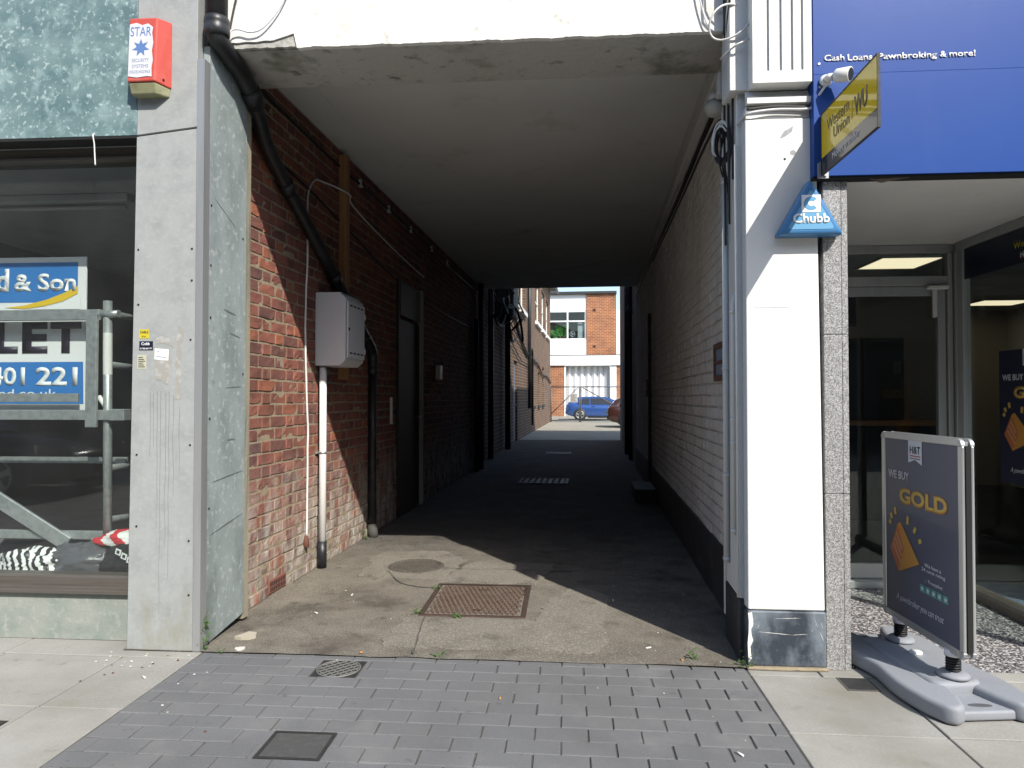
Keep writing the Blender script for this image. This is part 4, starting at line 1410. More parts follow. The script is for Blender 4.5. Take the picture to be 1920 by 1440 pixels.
part('bracket_bolt', MB().cyl((SX + .014, -.008, SZ0 + .004), (SX + .014, .0004, SZ0 + .004), .008, 10), m_alu, ws)
m_signtx = M('dark_sign_lettering', (.06, .05, .025), rough=.4)
text('Western', (SX - .0035, -.075, 2.476), (0, -1, 0), (0, 0, 1), .245, .052, m_signtx, wp, .0, lift=.001, ext=.0008)
text('Union', (SX - .0035, -.150, 2.418), (0, -1, 0), (0, 0, 1), .170, .050, m_signtx, wp, .0, lift=.001, ext=.0008)
text('WU', (SX - .0035, -.372, 2.424), (0, -1, 0), (0, 0, 1), .122, .080, m_signtx, wp, .025, lift=.001, ext=.0008)
part('slash', poly_plate([(0, 0), (.011, 0), (.017, .072), (.006, .072)], (SX - .0035, -.338, 2.426), (0, -1, 0), (0, 0, 1), .001, .0008), m_gold, wp)
text('Money transfer', (SX - .0036, -.135, 2.320), (0, -1, 0), (0, 0, 1), .285, .038, m_whprint, wb, .0, lift=.001, ext=.0008)

# security camera
cv = thing('security_camera', 'white bullet security camera on the blue fascia above the projecting sign', 'camera')
part('mount_base', MB().lathe([(.028, -.0575), (.028, -.066), (.025, -.074), (.016, -.078)], (1.215, 0, 2.742), 20, 'y'), m_wplastic, cv)
part('ball_joint', MB().tube([(1.215, -.076, 2.742), (1.221, -.092, 2.743), (1.236, -.104, 2.742)], [.017, .019, .016], 14), m_wplastic, cv)
cdir = Vector((.050, -.046, -.014))
p0 = Vector((1.240, -.108, 2.742))
part('camera_body', MB().tube([p0 - cdir * .05, p0, p0 + cdir * .12, p0 + cdir * 1.0, p0 + cdir * 1.02], [.011, .024, .031, .033, .029], 20), m_wplastic, cv)
part('lens_face', MB().tube([p0 + cdir * 1.021, p0 + cdir * 1.04], [.0285, .027], 20), m_black, cv)
solo('camera_cable', MB().tube(spline([(1.225, -.062, 2.735), (1.20, -.066, 2.70), (1.17, -.03, 2.655), (1.15, -.022, 2.63), (1.0, -.02, 2.632), (.88, -.02, 2.618), (.855, .03, 2.61), (.842, .10, 2.60)], 6), .006, 7), m_boxgrey,
     'grey cable from the security camera along the white pillar below the capital', 'cable')
solo('pillar_cable', MB().tube(spline([(1.16, -.014, 2.640), (1.0, -.013, 2.648), (.87, -.012, 2.640)], 6), .007, 7), m_dkcab, 'dark cable under the ledge of the white pillar', 'cable')

# ---- right jamb: pipes, cables, lamp, coils (passage coordinates)
JU = .70
for lab_, u, v, z0, z1, name in (('white conduit running the full height of the jamb beside the painted wall', .684, 3.70, .42, 2.42, 'conduit'), ('shorter white conduit with a capped bent top on the jamb, nearest the street', .684, 3.50, .60, 1.72, 'conduit')):
    c = thing(name, lab_, 'conduit', PAS, 'white conduits on the right jamb')
    pts = [(u, v, z0), (u, v, z1)]
    if z1 < 2:
        pts += [(u + .004, v - .004, z1 + .03), (u + .012, v - .012, z1 + .055)]
    part('pipe', MB().tube(pts, .016, 14), m_wplastic, c)
    for zc in (z0 + .02, z0 + .45, (z0 + z1) / 2, z1 - .03):
        part('clip', MB().lathe([(.019, -.008), (.0205, 0), (.019, .008)], (u, v, zc), 14), m_wplastic, c)
cvb = thing('trunking', 'flat white cable trunking at the edge of the painted wall', 'trunking', PAS)
part('trunking_body', box(.692, .712, 3.805, 3.835, .12, 2.9), m_wpaint, cvb, .003)
solo('corner_pipe', MB().tube([(.832, .062, .31), (.832, .062, 2.50)], .006, 8), m_wplastic, 'thin white cable pinned down the corner of the right jamb', 'cable')
bl = thing('bulkhead_lamp', 'round grey lamp fitting on the cable-strewn right jamb below the lintel', 'lamp', PAS)
part('lamp_bowl', MB().lathe([(.035, .0), (.062, -.02), (.066, -.045), (.05, -.075), (.02, -.088)], (.672, 3.86, 2.89), 20), M('grey_lamp_bowl', (.50, .50, .46), rough=.5), bl)
part('lamp_cap', MB().lathe([(.015, .05), (.04, .035), (.045, 0)], (.672, 3.86, 2.89), 16), m_boxgrey, bl)
jb = part('junction_box', box(.655, .70, 3.70, 3.78, 2.86, 2.98), m_boxgrey, bl, .008, 2)
for k, (v, r, m, z1, lab_) in enumerate(((3.52, .0055, m_black, 4.2, 'thickest black cable'), (3.56, .0045, m_dkcab, 4.2, 'grey dusty cable'), (3.61, .005, m_black, 4.2, 'thin black cable'), (3.66, .006, m_dkcab, 4.2, 'dusty twisted cable'))):
    pts = [(.69 - .012 * (k % 2), v + .02 * mn.noise((z * 1.7, k * 5.0, 0)) - (.0 if z < 3.0 else .18 * min(1, (z - 3.0) / .3)), z) for z in [2.35 + .12 * i - .1 * k for i in range(17)]]
    pts = [(p[0] - (.0 if p[2] < 3.05 else 0.03), p[1], p[2]) for p in pts]
    solo('jamb_cable', MB().tube(spline(pts, 2), r, 6), m, lab_ + ' running up the right jamb past the lamp', 'cable', PAS, 'cables on the right jamb')
co = thing('cable_coil', 'coil of black and white cable hung on the right jamb under the lamp', 'cable coil', PAS)
DX, DY = -.62, .55          # the coil hangs turned towards the street
def coil_pt(a, r, j, k):
    n1, n2, n3 = (mn.noise((a * .35, k, q)) for q in (1, 2, 7))
    c = r * math.cos(a * math.pi / 14)
    return (.658 + DX * c * .62 + .006 * n1 + .004 * (k % 3), 3.62 + DY * c * .62 + .010 * n2, 2.555 + r * math.sin(a * math.pi / 14) + .012 * n3)
for k in range(8):
    rr_ = .068 + .004 * k
    part('cable_loop', MB().tube([coil_pt(a, rr_, 0, k) for a in range(28)], .0055, 6, closed=True), m_black if k < 6 else m_dkcab, co)
for k, (r_, o_) in enumerate(((.096, .010), (.090, .0), (.102, .016))):
    part('white_cable_loop', MB().tube([tuple(Vector(coil_pt(a * .8, r_, 0, 20 + k)) + Vector((-.012, -.02, o_))) for a in range(-4 + k, 14)], .0045, 6), m_wplastic, co)
    part('hanging_end', MB().tube(spline([(.645 + .015 * k, 3.60, 2.62), (.65, 3.61 + .01 * k, 2.52), (.645 + .012 * k, 3.62, 2.46), (.665 + .012 * k, 3.64, 2.40 - .04 * k)], 5), .0045, 6), m_black, co)
part('hanger', MB().cyl((.70, 3.66, 2.62), (.64, 3.61, 2.62), .007, 6), m_dkcab, co)
cr_ = [(.80 + .098 * math.cos(R(a)), .02 + .02 * math.sin(R(a * 2)), 3.085 + .085 * math.sin(R(a + 14))) for a in range(-10, 350, 15)]
solo('cable_ring', MB().tube(spline([(.77, .09, 2.935), (.82, .0, 2.955), (.885, .0, 2.99)] + cr_, 3), .0052, 7), m_wplastic, 'loose ring of white cable hanging at the right end of the lintel', 'cable')
solo('looping_wire', MB().tube(spline([(.66, .095, 3.60), (.655, .09, 3.40), (.67, .09, 3.25), (.70, .092, 3.13), (.72, .095, 3.10)], 6), .004, 6), m_boxgrey, 'grey wire curving down the white plaster near the right end', 'cable')
solo('looping_wire', MB().tube(spline([(-1.38, .10, 3.62), (-1.40, .095, 3.45), (-1.46, .095, 3.30), (-1.55, .093, 3.19), (-1.62, .092, 3.165), (-1.68, .09, 3.18), (-1.72, .08, 3.17), (-1.735, .05, 3.10)], 6), .0045, 6), m_boxgrey, 'grey wire curving across the plaster to the downpipe', 'cable')
solo('looping_wire', MB().tube(spline([(-1.60, .09, 3.75), (-1.66, .09, 3.5), (-1.71, .09, 3.3), (-1.735, .07, 3.1)], 6), .004, 6), m_black, 'black wire running down beside the downpipe', 'cable')

# ---- black downpipe: down the front, swan-neck, then along the passage wall
dp = thing('downpipe', 'black cast iron downpipe bending from the front into the passage and down its brick wall', 'downpipe')
PL = lambda u, v, z: tuple(toW(u + .012 * (v > 4), v - .2 * min(1, max(0, (v - 3.5) / .8)), z))
part('upper_pipe', MB().tube([(-1.772, .035, 4.6), (-1.772, .035, 3.17)], .052, 18), m_pipe, dp)
cl_ = part('socket_collar', MB().lathe([(.053, 3.215), (.062, 3.205), (.064, 3.18), (.060, 3.17), (.064, 3.16), (.064, 3.125), (.056, 3.115)], (-1.772, .035, 0), 20), m_pipe, dp)
bend = spline([(-1.772, .035, 3.17), (-1.772, .037, 3.12), PL(-1.908, 3.40, 3.085), PL(-1.908, 3.58, 3.045), PL(-1.915, 3.75, 2.985)], 6)
part('swan_neck', MB().tube(bend, .050, 18), m_pipe, dp)
part('socket_collar', MB().tube([PL(-1.914, 3.72, 3.0), PL(-1.916, 3.76, 2.98), PL(-1.925, 3.84, 2.945)], [.056, .06, .056], 18), m_pipe, dp)
part('sloping_pipe', MB().tube(spline([PL(-1.915, 3.75, 2.985), PL(-1.945, 3.95, 2.905), PL(-1.99, 4.3, 2.745), PL(-1.992, 5.2, 2.275), PL(-1.992, 6.10, 1.785)], 5), .045, 16), m_pipe, dp)
for v, z in ((4.5, 2.64), (5.35, 2.195)):
    part('pipe_collar', MB().tube([PL(-1.992, v - .04, z + .021), PL(-1.992, v + .04, z - .021)], .053, 16), m_pipe, dp)
part('elbow', MB().tube(spline([PL(-1.992, 6.05, 1.812), PL(-1.996, 6.22, 1.73), PL(-2.006, 6.32, 1.66), PL(-2.01, 6.335, 1.55)], 5), .046, 16), m_pipe, dp)
part('lower_pipe', MB().tube([PL(-2.01, 6.335, 1.60), PL(-2.01, 6.335, .06)], .037, 16), m_pipe, dp)
part('pipe_collar', MB().tube([PL(-2.01, 6.335, 1.56), PL(-2.01, 6.335, 1.48)], .046, 16), m_pipe, dp)
part('pipe_shoe', MB().tube([PL(-2.01, 6.335, .12), PL(-2.0, 6.33, .05), PL(-1.99, 6.32, .0)], [.042, .044, .042], 16), M('limey_iron', (.07, .07, .062), rough=.8), dp)

# ---- timber, cabinet, conduit, cables, doors on the brick wall
solo('timber_batten', MB().box(-2.052, -1.985, 5.57, 5.65, 1.415, 3.235), m_timber, 'upright brown timber batten fixed to the brick wall behind the cabinet', 'batten', PASL, bevel=.004)
cab = thing('meter_cabinet', 'pale grey plastic cabinet on the brick wall above the thick white conduit', 'cabinet', PASL)
cu_ = [(-2.054, 1.505), (-1.865, 1.505), (-1.822, 1.545), (-1.822, 2.005), (-1.865, 2.048), (-2.054, 2.048)]
part('cabinet_body', MB().prism(cu_, 'y', 5.12, 5.52), m_boxgrey, cab, .004, 2)
dr_ = part('cabinet_door', MB().prism([(-1.82, 1.56), (-1.806, 1.57), (-1.806, 1.98), (-1.82, 1.99)], 'y', 5.135, 5.505), m_boxgrey, cab, .003)
for z in (1.60, 1.955):
    for k in range(4):
        part('vent_slot', box(-1.8068, -1.8052, 5.17 + k * .08, 5.225 + k * .08, z - .006, z + .006), m_dark, dr_)
for z in (1.63, 1.90):
    part('hinge', MB().cyl((-1.808, 5.51, z - .02), (-1.808, 5.51, z + .02), .008, 8), m_boxgrey, cab)
part('door_lock', MB().cyl((-1.806, 5.15, 1.775), (-1.800, 5.15, 1.775), .012, 10), m_dkiron, dr_)
cn = thing('conduit', 'thick white conduit with a black sleeve at its foot, under the grey cabinet', 'conduit', PASL)
part('pipe', MB().cyl((-2.012, 5.17, .0), (-2.012, 5.17, 1.504), .027, 18), m_wplastic, cn)
part('sleeve', MB().tube([(-2.012, 5.168, .0), (-2.012, 5.168, .205)], .034, 18), m_pipe, cn)
part('clip', MB().lathe([(.030, -.008), (.032, 0), (.030, .008)], (-2.012, 5.17, .86), 16).box(-2.056, -2.04, 5.13, 5.21, .852, .868), m_alu, cn)
cz = [(z, .020 * mn.noise((z * 1.4, 2, 0)) + .014 * mn.noise((z * 4.3, 5, 0)) + .022 * math.sin(z * 2.6) * (z < 2.3)) for z in [.28 + .125 * i for i in range(20)]]
pts = [(-2.046, 4.955 + d, z) for z, d in cz] + [(-2.046, 4.97, 2.76), (-2.045, 5.06, 2.86), (-2.045, 5.2, 2.90), (-1.978, 5.61, 2.92), (-2.045, 5.9, 2.90), (-2.046, 7.0, 2.80), (-2.046, 8.4, 2.72)]
solo('white_cable', MB().tube(spline(pts, 4), .0075, 8), m_wplastic, 'thin white cable wavering up the lit brickwork and looping over behind the batten', 'cable', PASL)
solo('rusty_box', MB().lathe([(.014, 0), (.022, .005), (.022, .05), (.014, .08), (.010, .085)], (-2.045, 4.955, .20), 12), M('rust_brown', (.15, .06, .04), rough=.85), 'small rusty fitting at the foot of the thin white cable', 'cable fitting', PASL)
solo('black_cable', MB().tube(spline([(-2.047, 3.95, 2.99), (-2.047, 4.3, 2.84), (-2.047, 5.0, 2.77), (-2.047, 5.9, 2.66), (-2.047, 7.2, 2.5), (-2.047, 9.5, 2.42), (-2.047, 12.5, 2.45)], 5), .009, 6), m_black, 'black cable sagging along the dark brick wall, the lower one', 'cable', PASL)
solo('black_cable', MB().tube(spline([(-2.047, 3.95, 3.18), (-2.047, 5.5, 3.14), (-2.047, 7.5, 3.16), (-2.047, 10, 3.12), (-2.047, 12.6, 3.15)], 5), .012, 6), m_black, 'black cable along the top of the brick wall under the ceiling', 'cable', PASL)
for i, v in enumerate((6.05, 6.9, 7.75, 8.75, 9.7)):
    solo('cable_clip', MB().box(-2.052, -2.028, v, v + .02, 3.13, 3.185).box(-2.052, -2.02, v, v + .035, 3.118, 3.13), m_wplastic, 'small white clip under the ceiling edge of the brick wall', 'clip', PASL, 'white clips along the ceiling edge')
m_dirty = M('dirty_white_paint', (.34, .33, .30), [((.2, .19, .17), 'noise', 8, .5, .7, .6)], rough=.8)
dd = thing('passage_door', 'dark brown door with a pale edge post in the brick wall', 'door', PASL)
part('door_leaf', box(-2.06, -2.03, 7.30, 8.12, .03, 2.10), m_ddoor, dd, .003)
part('frame_post', box(-2.06, -1.985, 8.122, 8.16, .02, 2.52), m_dirty, dd, .003)
part('frame_post', box(-2.06, -2.028, 7.25, 7.298, .02, 2.52), m_ddoor, dd, .003)
part('fanlight', box(-2.055, -2.02, 7.90, 8.12, 2.14, 2.50), m_dirty, dd)
part('fanlight', box(-2.055, -2.025, 7.30, 7.898, 2.14, 2.50), m_ddoor, dd)
part('door_handle', MB().tube([(-2.03, 8.04, 1.05), (-1.985, 8.04, 1.05), (-1.985, 7.94, 1.05)], .009, 8), m_alu, dd)
swb = solo('switch_box', MB().box(-2.054, -1.99, 9.06, 9.2, 1.50, 1.69), m_wplastic, 'small white switch box on the dark brick wall beyond the door', 'box', PASL, bevel=.006)
sw2 = solo('strip_fitting', MB().box(-2.054, -2.03, 7.02, 7.05, 1.0, 1.27), m_wplastic, 'narrow pale strip on the brick wall before the dark door', 'strip', PASL, bevel=.004)
solo('black_pipe', MB().tube([(-1.98, 12.3, .0), (-1.98, 12.3, 3.28)], .05, 12), m_pipe, 'black upright pipe at the far end of the brick wall', 'pipe', PASL)
solo('black_pipe', MB().tube([(-1.99, 11.9, .0), (-1.99, 11.9, 2.6)], .04, 12), m_pipe, 'shorter black upright pipe beside the far end of the brick wall', 'pipe', PASL)

# right wall: framed notice, cables, box on floor
nt = thing('framed_notice', 'small brown frame with two grey panes on the white painted wall', 'frame', PAS)
part('frame', MB().box(.752, .774, 4.13, 4.165, 1.37, 1.60).box(.752, .774, 4.445, 4.48, 1.37, 1.60).box(.752, .774, 4.166, 4.444, 1.565, 1.60).box(.752, .774, 4.166, 4.444, 1.37, 1.405).box(.752, .774, 4.166, 4.444, 1.472, 1.492),
     M('brown_frame', (.14, .065, .045), rough=.6), nt)
part('pane', box(.762, .772, 4.167, 4.443, 1.4925, 1.5645), m_greytx, nt)
part('pane', box(.762, .772, 4.167, 4.443, 1.4055, 1.4715), m_greytx, nt)
solo('wall_cable', MB().tube(spline([(.765, 3.86, 2.78), (.762, 4.1, 3.02), (.764, 4.6, 3.07), (.764, 6.2, 3.06), (.764, 8.5, 3.08), (.764, 12.5, 3.11)], 5), .016, 7), m_black, 'thick black cable along the top of the white painted wall', 'cable', PAS)
solo('wall_cable', MB().tube(spline([(.765, 3.86, 2.70), (.764, 4.2, 2.92), (.764, 4.8, 2.99), (.764, 6.2, 2.99), (.764, 9, 3.02)], 5), .008, 7), m_dkcab, 'thinner dusty cable just under the thick one on the white painted wall', 'cable', PAS)
solo('door_jamb', MB().box(.735, .776, 9.45, 9.52, .0, 2.4), m_skirt, 'dark upright door post on the far part of the painted wall', 'door post', PAS)
solo('step_block', MB().box(.50, .755, 8.5, 9.3, .0, .16), m_skirt, 'dark step against the right wall deep in the passage', 'step', PAS, bevel=.01)
solo('key_box', MB().box(.735, .776, 9.75, 9.85, 1.28, 1.52), m_dkiron, 'small dark box with a bright edge deep on the painted wall', 'box', PAS, bevel=.006)

# ================================================================== COVERS IN THE GROUND
mh = thing('manhole_cover', 'large rectangular rusty manhole cover with raised rings', 'manhole cover')
mx0, mx1, my0, my1 = -.845, -.222, .62, 1.31
part('frame', MB().box(mx0, mx1, my0, my0 + .03, -.01, .012).box(mx0, mx1, my1 - .03, my1, -.01, .012).box(mx0, mx0 + .03, my0 + .03, my1 - .03, -.01, .012).box(mx1 - .03, mx1, my0 + .03, my1 - .03, -.01, .012), m_iron, mh, .002)
part('plate', box(mx0 + .033, mx1 - .033, my0 + .033, my1 - .033, -.01, .006), m_iron, mh)
rg = MB()
nx, ny = 17, 12
for j in range(ny):
    for i in range(nx):
        cx = mx0 + .045 + (i + .25 + .5 * (j % 2)) * (mx1 - mx0 - .09) / nx
        cy = my0 + .05 + (j + .5) * (my1 - my0 - .10) / ny
        vs, fs = [], []
        for k in range(8):
            a = k * math.pi / 4
            c, s = math.cos(a), math.sin(a)
            vs += [(cx + .0065 * c, cy + .010 * s, .0062), (cx + .008 * c, cy + .012 * s, .0125), (cx + .0145 * c, cy + .022 * s, .0125), (cx + .0155 * c, cy + .024 * s, .0062)]
        for k in range(8):
            q = ((k + 1) % 8) * 4
            for e in range(3):
                fs.append((k * 4 + e, k * 4 + e + 1, q + e + 1, q + e))
        rg.add(vs, fs)
part('raised_rings', rg, m_iron2, mh, stuff=True)
for x in (mx0 + .33,):
    for y in (my0 + .12, my1 - .14):
        part('lifting_key', box(x - .03, x + .03, y - .012, y + .012, .006, .0125), m_iron, mh, .002)
solo('round_cover', MB().lathe([(.02, .0135), (.160, .014), (.172, .0125), (.176, .0205), (.188, .0235), (.205, .017), (.215, .006)], (-1.10, 1.765, 0), 40), M('sunken_tarmac', (.085, .075, .06), [((.16, .14, .11), 'noise', 60, .5, .65, .7), ((.05, .045, .038), 'noise', 9, .5, .7, .6)], rough=.95, bump=.006, bscale=90), 'round sunken cover smeared with asphalt beside the rectangular manhole', 'cover', kind=None)
sc = thing('valve_cover', 'round cross-hatched valve cover in a square frame at the top edge of the pavers', 'valve cover')
part('frame', box(-1.162, -.948, -.254, -.054, -.03, -.003), m_dkiron, sc, .002)
part('lid', MB().lathe([(.0, -.002), (.098, -.002), (.100, -.004)], (-1.055, -.154, 0), 32), m_dkiron, sc)
gr = MB()
for k in range(-3, 4):
    o_ = k * .028
    L = math.sqrt(max(0, .094 ** 2 - o_ ** 2))
    for ang in (math.pi / 4, -math.pi / 4):
        c, s = math.cos(ang), math.sin(ang)
        def PT(a, b):
            return (-1.055 + a * c - b * s, -.154 + a * s + b * c)
        q = [PT(-L, o_ - .0025), PT(L, o_ - .0025), PT(L, o_ + .0025), PT(-L, o_ + .0025)]
        zt = .0012 if ang > 0 else .0008
        gr.hexa([(p[0], p[1], -.0025) for p in q] + [(p[0], p[1], zt) for p in q])
part('raised_hatching', gr, M('worn_grey_iron', (.22, .22, .20), rough=.6, metal=.3), sc, stuff=True)
part('lid_rim', MB().tube([(-1.055 + .100 * math.cos(i * math.pi / 20), -.154 + .100 * math.sin(i * math.pi / 20), -.001) for i in range(40)], .003, 6, closed=True), bpy.data.materials['worn_grey_iron'], sc)
sq = thing('access_cover', 'dark square access cover set into the pavers near the camera', 'access cover')
part('frame', MB().box(-1.098, -.859, -.966, -.954, -.03, .0).box(-1.098, -.859, -.778, -.766, -.03, .0).box(-1.098, -1.086, -.954, -.778, -.03, .0).box(-.871, -.859, -.954, -.778, -.03, .0), m_dkiron, sq)
part('plate', box(-1.085, -.872, -.953, -.779, -.03, -.0025), M('textured_dark_plate', (.075, .075, .072), [((.12, .12, .115), 'noise', 30, .5, .7, .6)], rough=.8, bump=.004, bscale=300), sq)
for i, (x0, y0, lab_) in enumerate(((1.235, -.222, 'small dark metal plate in the pavement beside the moulded sign base'), (-2.30, -.90, 'dark red plate set in the left pavement at the picture edge'))):
    pz = thing('stopcock_plate', lab_, 'plate')
    part('plate', box(x0, x0 + .118, y0, y0 + .118, -.01, .0035), m_dkiron if i == 0 else m_iron, pz)
    part('plate_rim', MB().box(x0 - .01, x0, y0 - .01, y0 + .128, -.01, .002).box(x0 + .118, x0 + .128, y0 - .01, y0 + .128, -.01, .002).box(x0, x0 + .118, y0 - .01, y0, -.01, .002).box(x0, x0 + .118, y0 + .118, y0 + .128, -.01, .002), m_joint if i == 0 else m_dkiron, pz)
m_grate = M('dull_grating_steel', (.16, .16, .155), [((.09, .09, .088), 'noise', 20, .5, .7, .6)], rough=.6, metal=.3)
for (u0, u1, v0, v1, lab_) in ((-1.10, -.37, 10.1, 10.75, 'nearer slotted drain grating across the dark passage floor'), (-1.05, -.50, 15.4, 16.0, 'further slotted drain grating towards the yard')):
    g_ = thing('drain_grating', lab_, 'drain grating', PAS)
    part('frame', MB().box(u0, u1, v0, v0 + .04, 0, .02).box(u0, u1, v1 - .04, v1, 0, .02).box(u0, u0 + .04, v0 + .04, v1 - .04, 0, .02).box(u1 - .04, u1, v0 + .04, v1 - .04, 0, .02), m_grate, g_)
    nb = 7
    for k in range(nb):
        x = u0 + .05 + (u1 - u0 - .1) * (k + .25) / nb
        part('grating_bar', box(x, x + (u1 - u0) / nb * .55, v0 + .04, v1 - .04, .002, .018), m_grate, g_)

# ================================================================== INSIDE THE EMPTY SHOP WINDOW
bo = thing('agent_board', 'white and blue letting board with LET and a phone number behind the left window', 'sign board')
m_bblue = M('board_blue', (.035, .19, .52), rough=.45)
m_byel = M('board_yellow', (.75, .50, .03), rough=.45)
m_bblack = M('board_black', (.02, .012, .03), rough=.45)
m_bwhite = M('board_white', (.80, .80, .80), rough=.45)
BY = .50
sheet = part('board_sheet', box(-3.62, -2.797, BY, BY + .012, 1.195, 2.097), m_bwhite, bo, .002)
O = (-3.6, BY, 0)
X, Zv = (1, 0, 0), (0, 0, 1)
part('blue_panel', poly_plate([(0, 1.83), (.60, 1.83), (.71, 1.862), (.752, 1.885), (.752, 2.065), (0, 2.065)], O, X, Zv, .0012, .0006), m_bblue, sheet)
part('yellow_swoosh', poly_plate([(.30, 1.80), (.42, 1.812), (.56, 1.845), (.67, 1.885), (.752, 1.925), (.752, 1.880), (.66, 1.835), (.54, 1.807), (.42, 1.792)], O, X, Zv, .0022, .0006), m_byel, sheet)
part('white_swoosh', poly_plate([(.42, 1.788), (.56, 1.803), (.68, 1.832), (.77, 1.862), (.77, 1.788)], O, X, Zv, .0030, .0006), m_bwhite, sheet)
text('d', (-3.36, BY, 1.895), X, Zv, .085, .135, m_bwhite, sheet, .03, lift=.0032)
text('& Son', (-3.243, BY, 1.895), X, Zv, .385, .105, m_bwhite, sheet, .03, lift=.0032)
for body, xa, xb in (('L', -3.35, -3.215), ('E', -3.188, -3.03), ('T', -3.013, -2.823)):
    text(body, (xa, BY, 1.530), X, Zv, xb - xa, .182, m_bblack, sheet, .04, lift=.0032)
part('blue_panel', poly_plate([(0, 1.232), (.795, 1.232), (.79, 1.478), (0, 1.478)], O, X, Zv, .0012, .0006), m_bblue, sheet)
text('401', (-3.39, BY, 1.340), X, Zv, .222, .108, m_bwhite, sheet, .03, lift=.0032)
text('221', (-3.100, BY, 1.340), X, Zv, .258, .108, m_bwhite, sheet, .03, lift=.0032)
text('ed.co.uk', (-3.33, BY, 1.268), X, Zv, .36, .05, m_bwhite, sheet, .0, lift=.0032)

tw = thing('access_tower', 'galvanised steel tower frame with tubes and a diagonal brace behind the left window', 'tower frame')
ty = .44
part('upright_tube', MB().cyl((-2.605, ty, .32), (-2.622, ty, 1.825), .024, 16), m_galv, tw)
part('flat_rail', MB().box(-3.9, -2.645, ty - .045, ty - .02, 1.711, 1.772).box(-3.9, -2.645, ty - .02, ty + .012, 1.762, 1.772), m_galv, tw, .003)
part('flat_rail', MB().box(-3.9, -2.54, ty - .04, ty - .018, 1.140, 1.198).box(-3.9, -2.54, ty - .018, ty + .01, 1.188, 1.198), m_galv, tw, .003)
part('rail_sleeve', MB().cyl((-2.645, ty - .01, 1.745), (-2.545, ty - .01, 1.75), .022, 12), m_galv, tw)
part('rail_sleeve', MB().box(-2.575, -2.485, ty - .05, ty + .02, 1.137, 1.203), m_galv, tw, .004)
part('thin_rail', box(-3.9, -2.79, ty - .012, ty + .004, 1.243, 1.292), m_galv, tw, .002)
part('flat_post', box(-2.704, -2.640, ty - .07, ty - .046, 1.10, 1.745), m_galv, tw, .003)
part('short_brace', MB().cyl((-2.67, ty, 1.275), (-2.61, ty, 1.195), .014, 10), m_wpaint, tw)
part('low_rail', box(-3.9, -2.40, ty - .012, ty + .012, .455, .505), m_galv, tw, .003)
part('mid_rail', box(-3.9, -2.70, ty + .3, ty + .325, .86, .90), m_galv, tw, .003)
br_ = Vector((-3.62, ty - .04, .90)), Vector((-2.83, ty - .03, .43))
dv = (br_[1] - br_[0]).normalized()
nv = Vector((-dv.z, 0, dv.x)) * .042
a_, b_ = br_
part('diagonal_brace', MB().hexa([a_ - nv, b_ - nv, b_ - nv + Vector((0, .02, 0)), a_ - nv + Vector((0, .02, 0)), a_ + nv, b_ + nv, b_ + nv + Vector((0, .02, 0)), a_ + nv + Vector((0, .02, 0))]), m_galv, tw, .003)
for z0_, z1_ in ((1.755, 1.775), (1.46, 1.455), (.865, .84), (.57, .505)):
    part('end_rung', MB().cyl((-2.61, ty, z0_), (-2.735, 1.0, z1_), .018, 12), m_galv, tw)
part('upright_tube', MB().cyl((-2.735, 1.0, .32), (-2.74, 1.0, 1.825), .024, 16), m_galv, tw)
part('paper_label', MB().tube([(-2.6172, ty, 1.40), (-2.6199, ty, 1.64)], .0248, 16, caps=False), m_wplastic, tw)


def bag(name, lab_, cx, cy, cz, rx, ry, rz, seed, mat, cat='bag', extra=None):
    def fn(i, j):
        a, b = 2 * math.pi * i, math.pi * (j - .5)
        d = Vector((math.cos(a) * math.cos(b), math.sin(a) * math.cos(b), math.sin(b)))
        w = 1 + .28 * mn.noise(d * 1.6 + Vector((seed, 0, 0))) + .17 * abs(mn.noise(d * 4 + Vector((0, seed, 0)))) + .07 * mn.noise(d * 9)
        p = d * w
        return (cx + p.x * rx, cy + p.y * ry, max(cz, cz + .45 * rz + p.z * rz))
    m = MB().grid(fn, 72, 36)
    th_ = thing(name, lab_, cat)
    part('bag_skin', m, mat, th_)
    return th_


m_bin = M('black_polythene', (.016, .016, .018), rough=.22, bump=.006, bscale=18)
m_clear = M('greyish_polythene', (.10, .10, .11), rough=.2, bump=.005, bscale=22)


def wave_mat(name, c1, c2, scale, lo, hi, rot, rough=.4, dist=3):
    m = bpy.data.materials.new(name)
    m.use_nodes = True
    t = m.node_tree
    p = t.nodes['Principled BSDF']
    w = nd(t, 'ShaderNodeTexWave')
    w.inputs['Scale'].default_value = scale
    w.inputs['Distortion'].default_value = dist
    mp = nd(t, 'ShaderNodeMapping')
    mp.inputs['Rotation'].default_value = rot
    t.links.new(pos(t), mp.inputs[0])
    t.links.new(mp.outputs[0], w.inputs['Vector'])
    f = maprange(t, w.outputs['Fac'], lo, hi)
    t.links.new(mixc(t, f, c4(c1), c4(c2)), p.inputs['Base Color'])
    p.inputs['Roughness'].default_value = rough
    return m


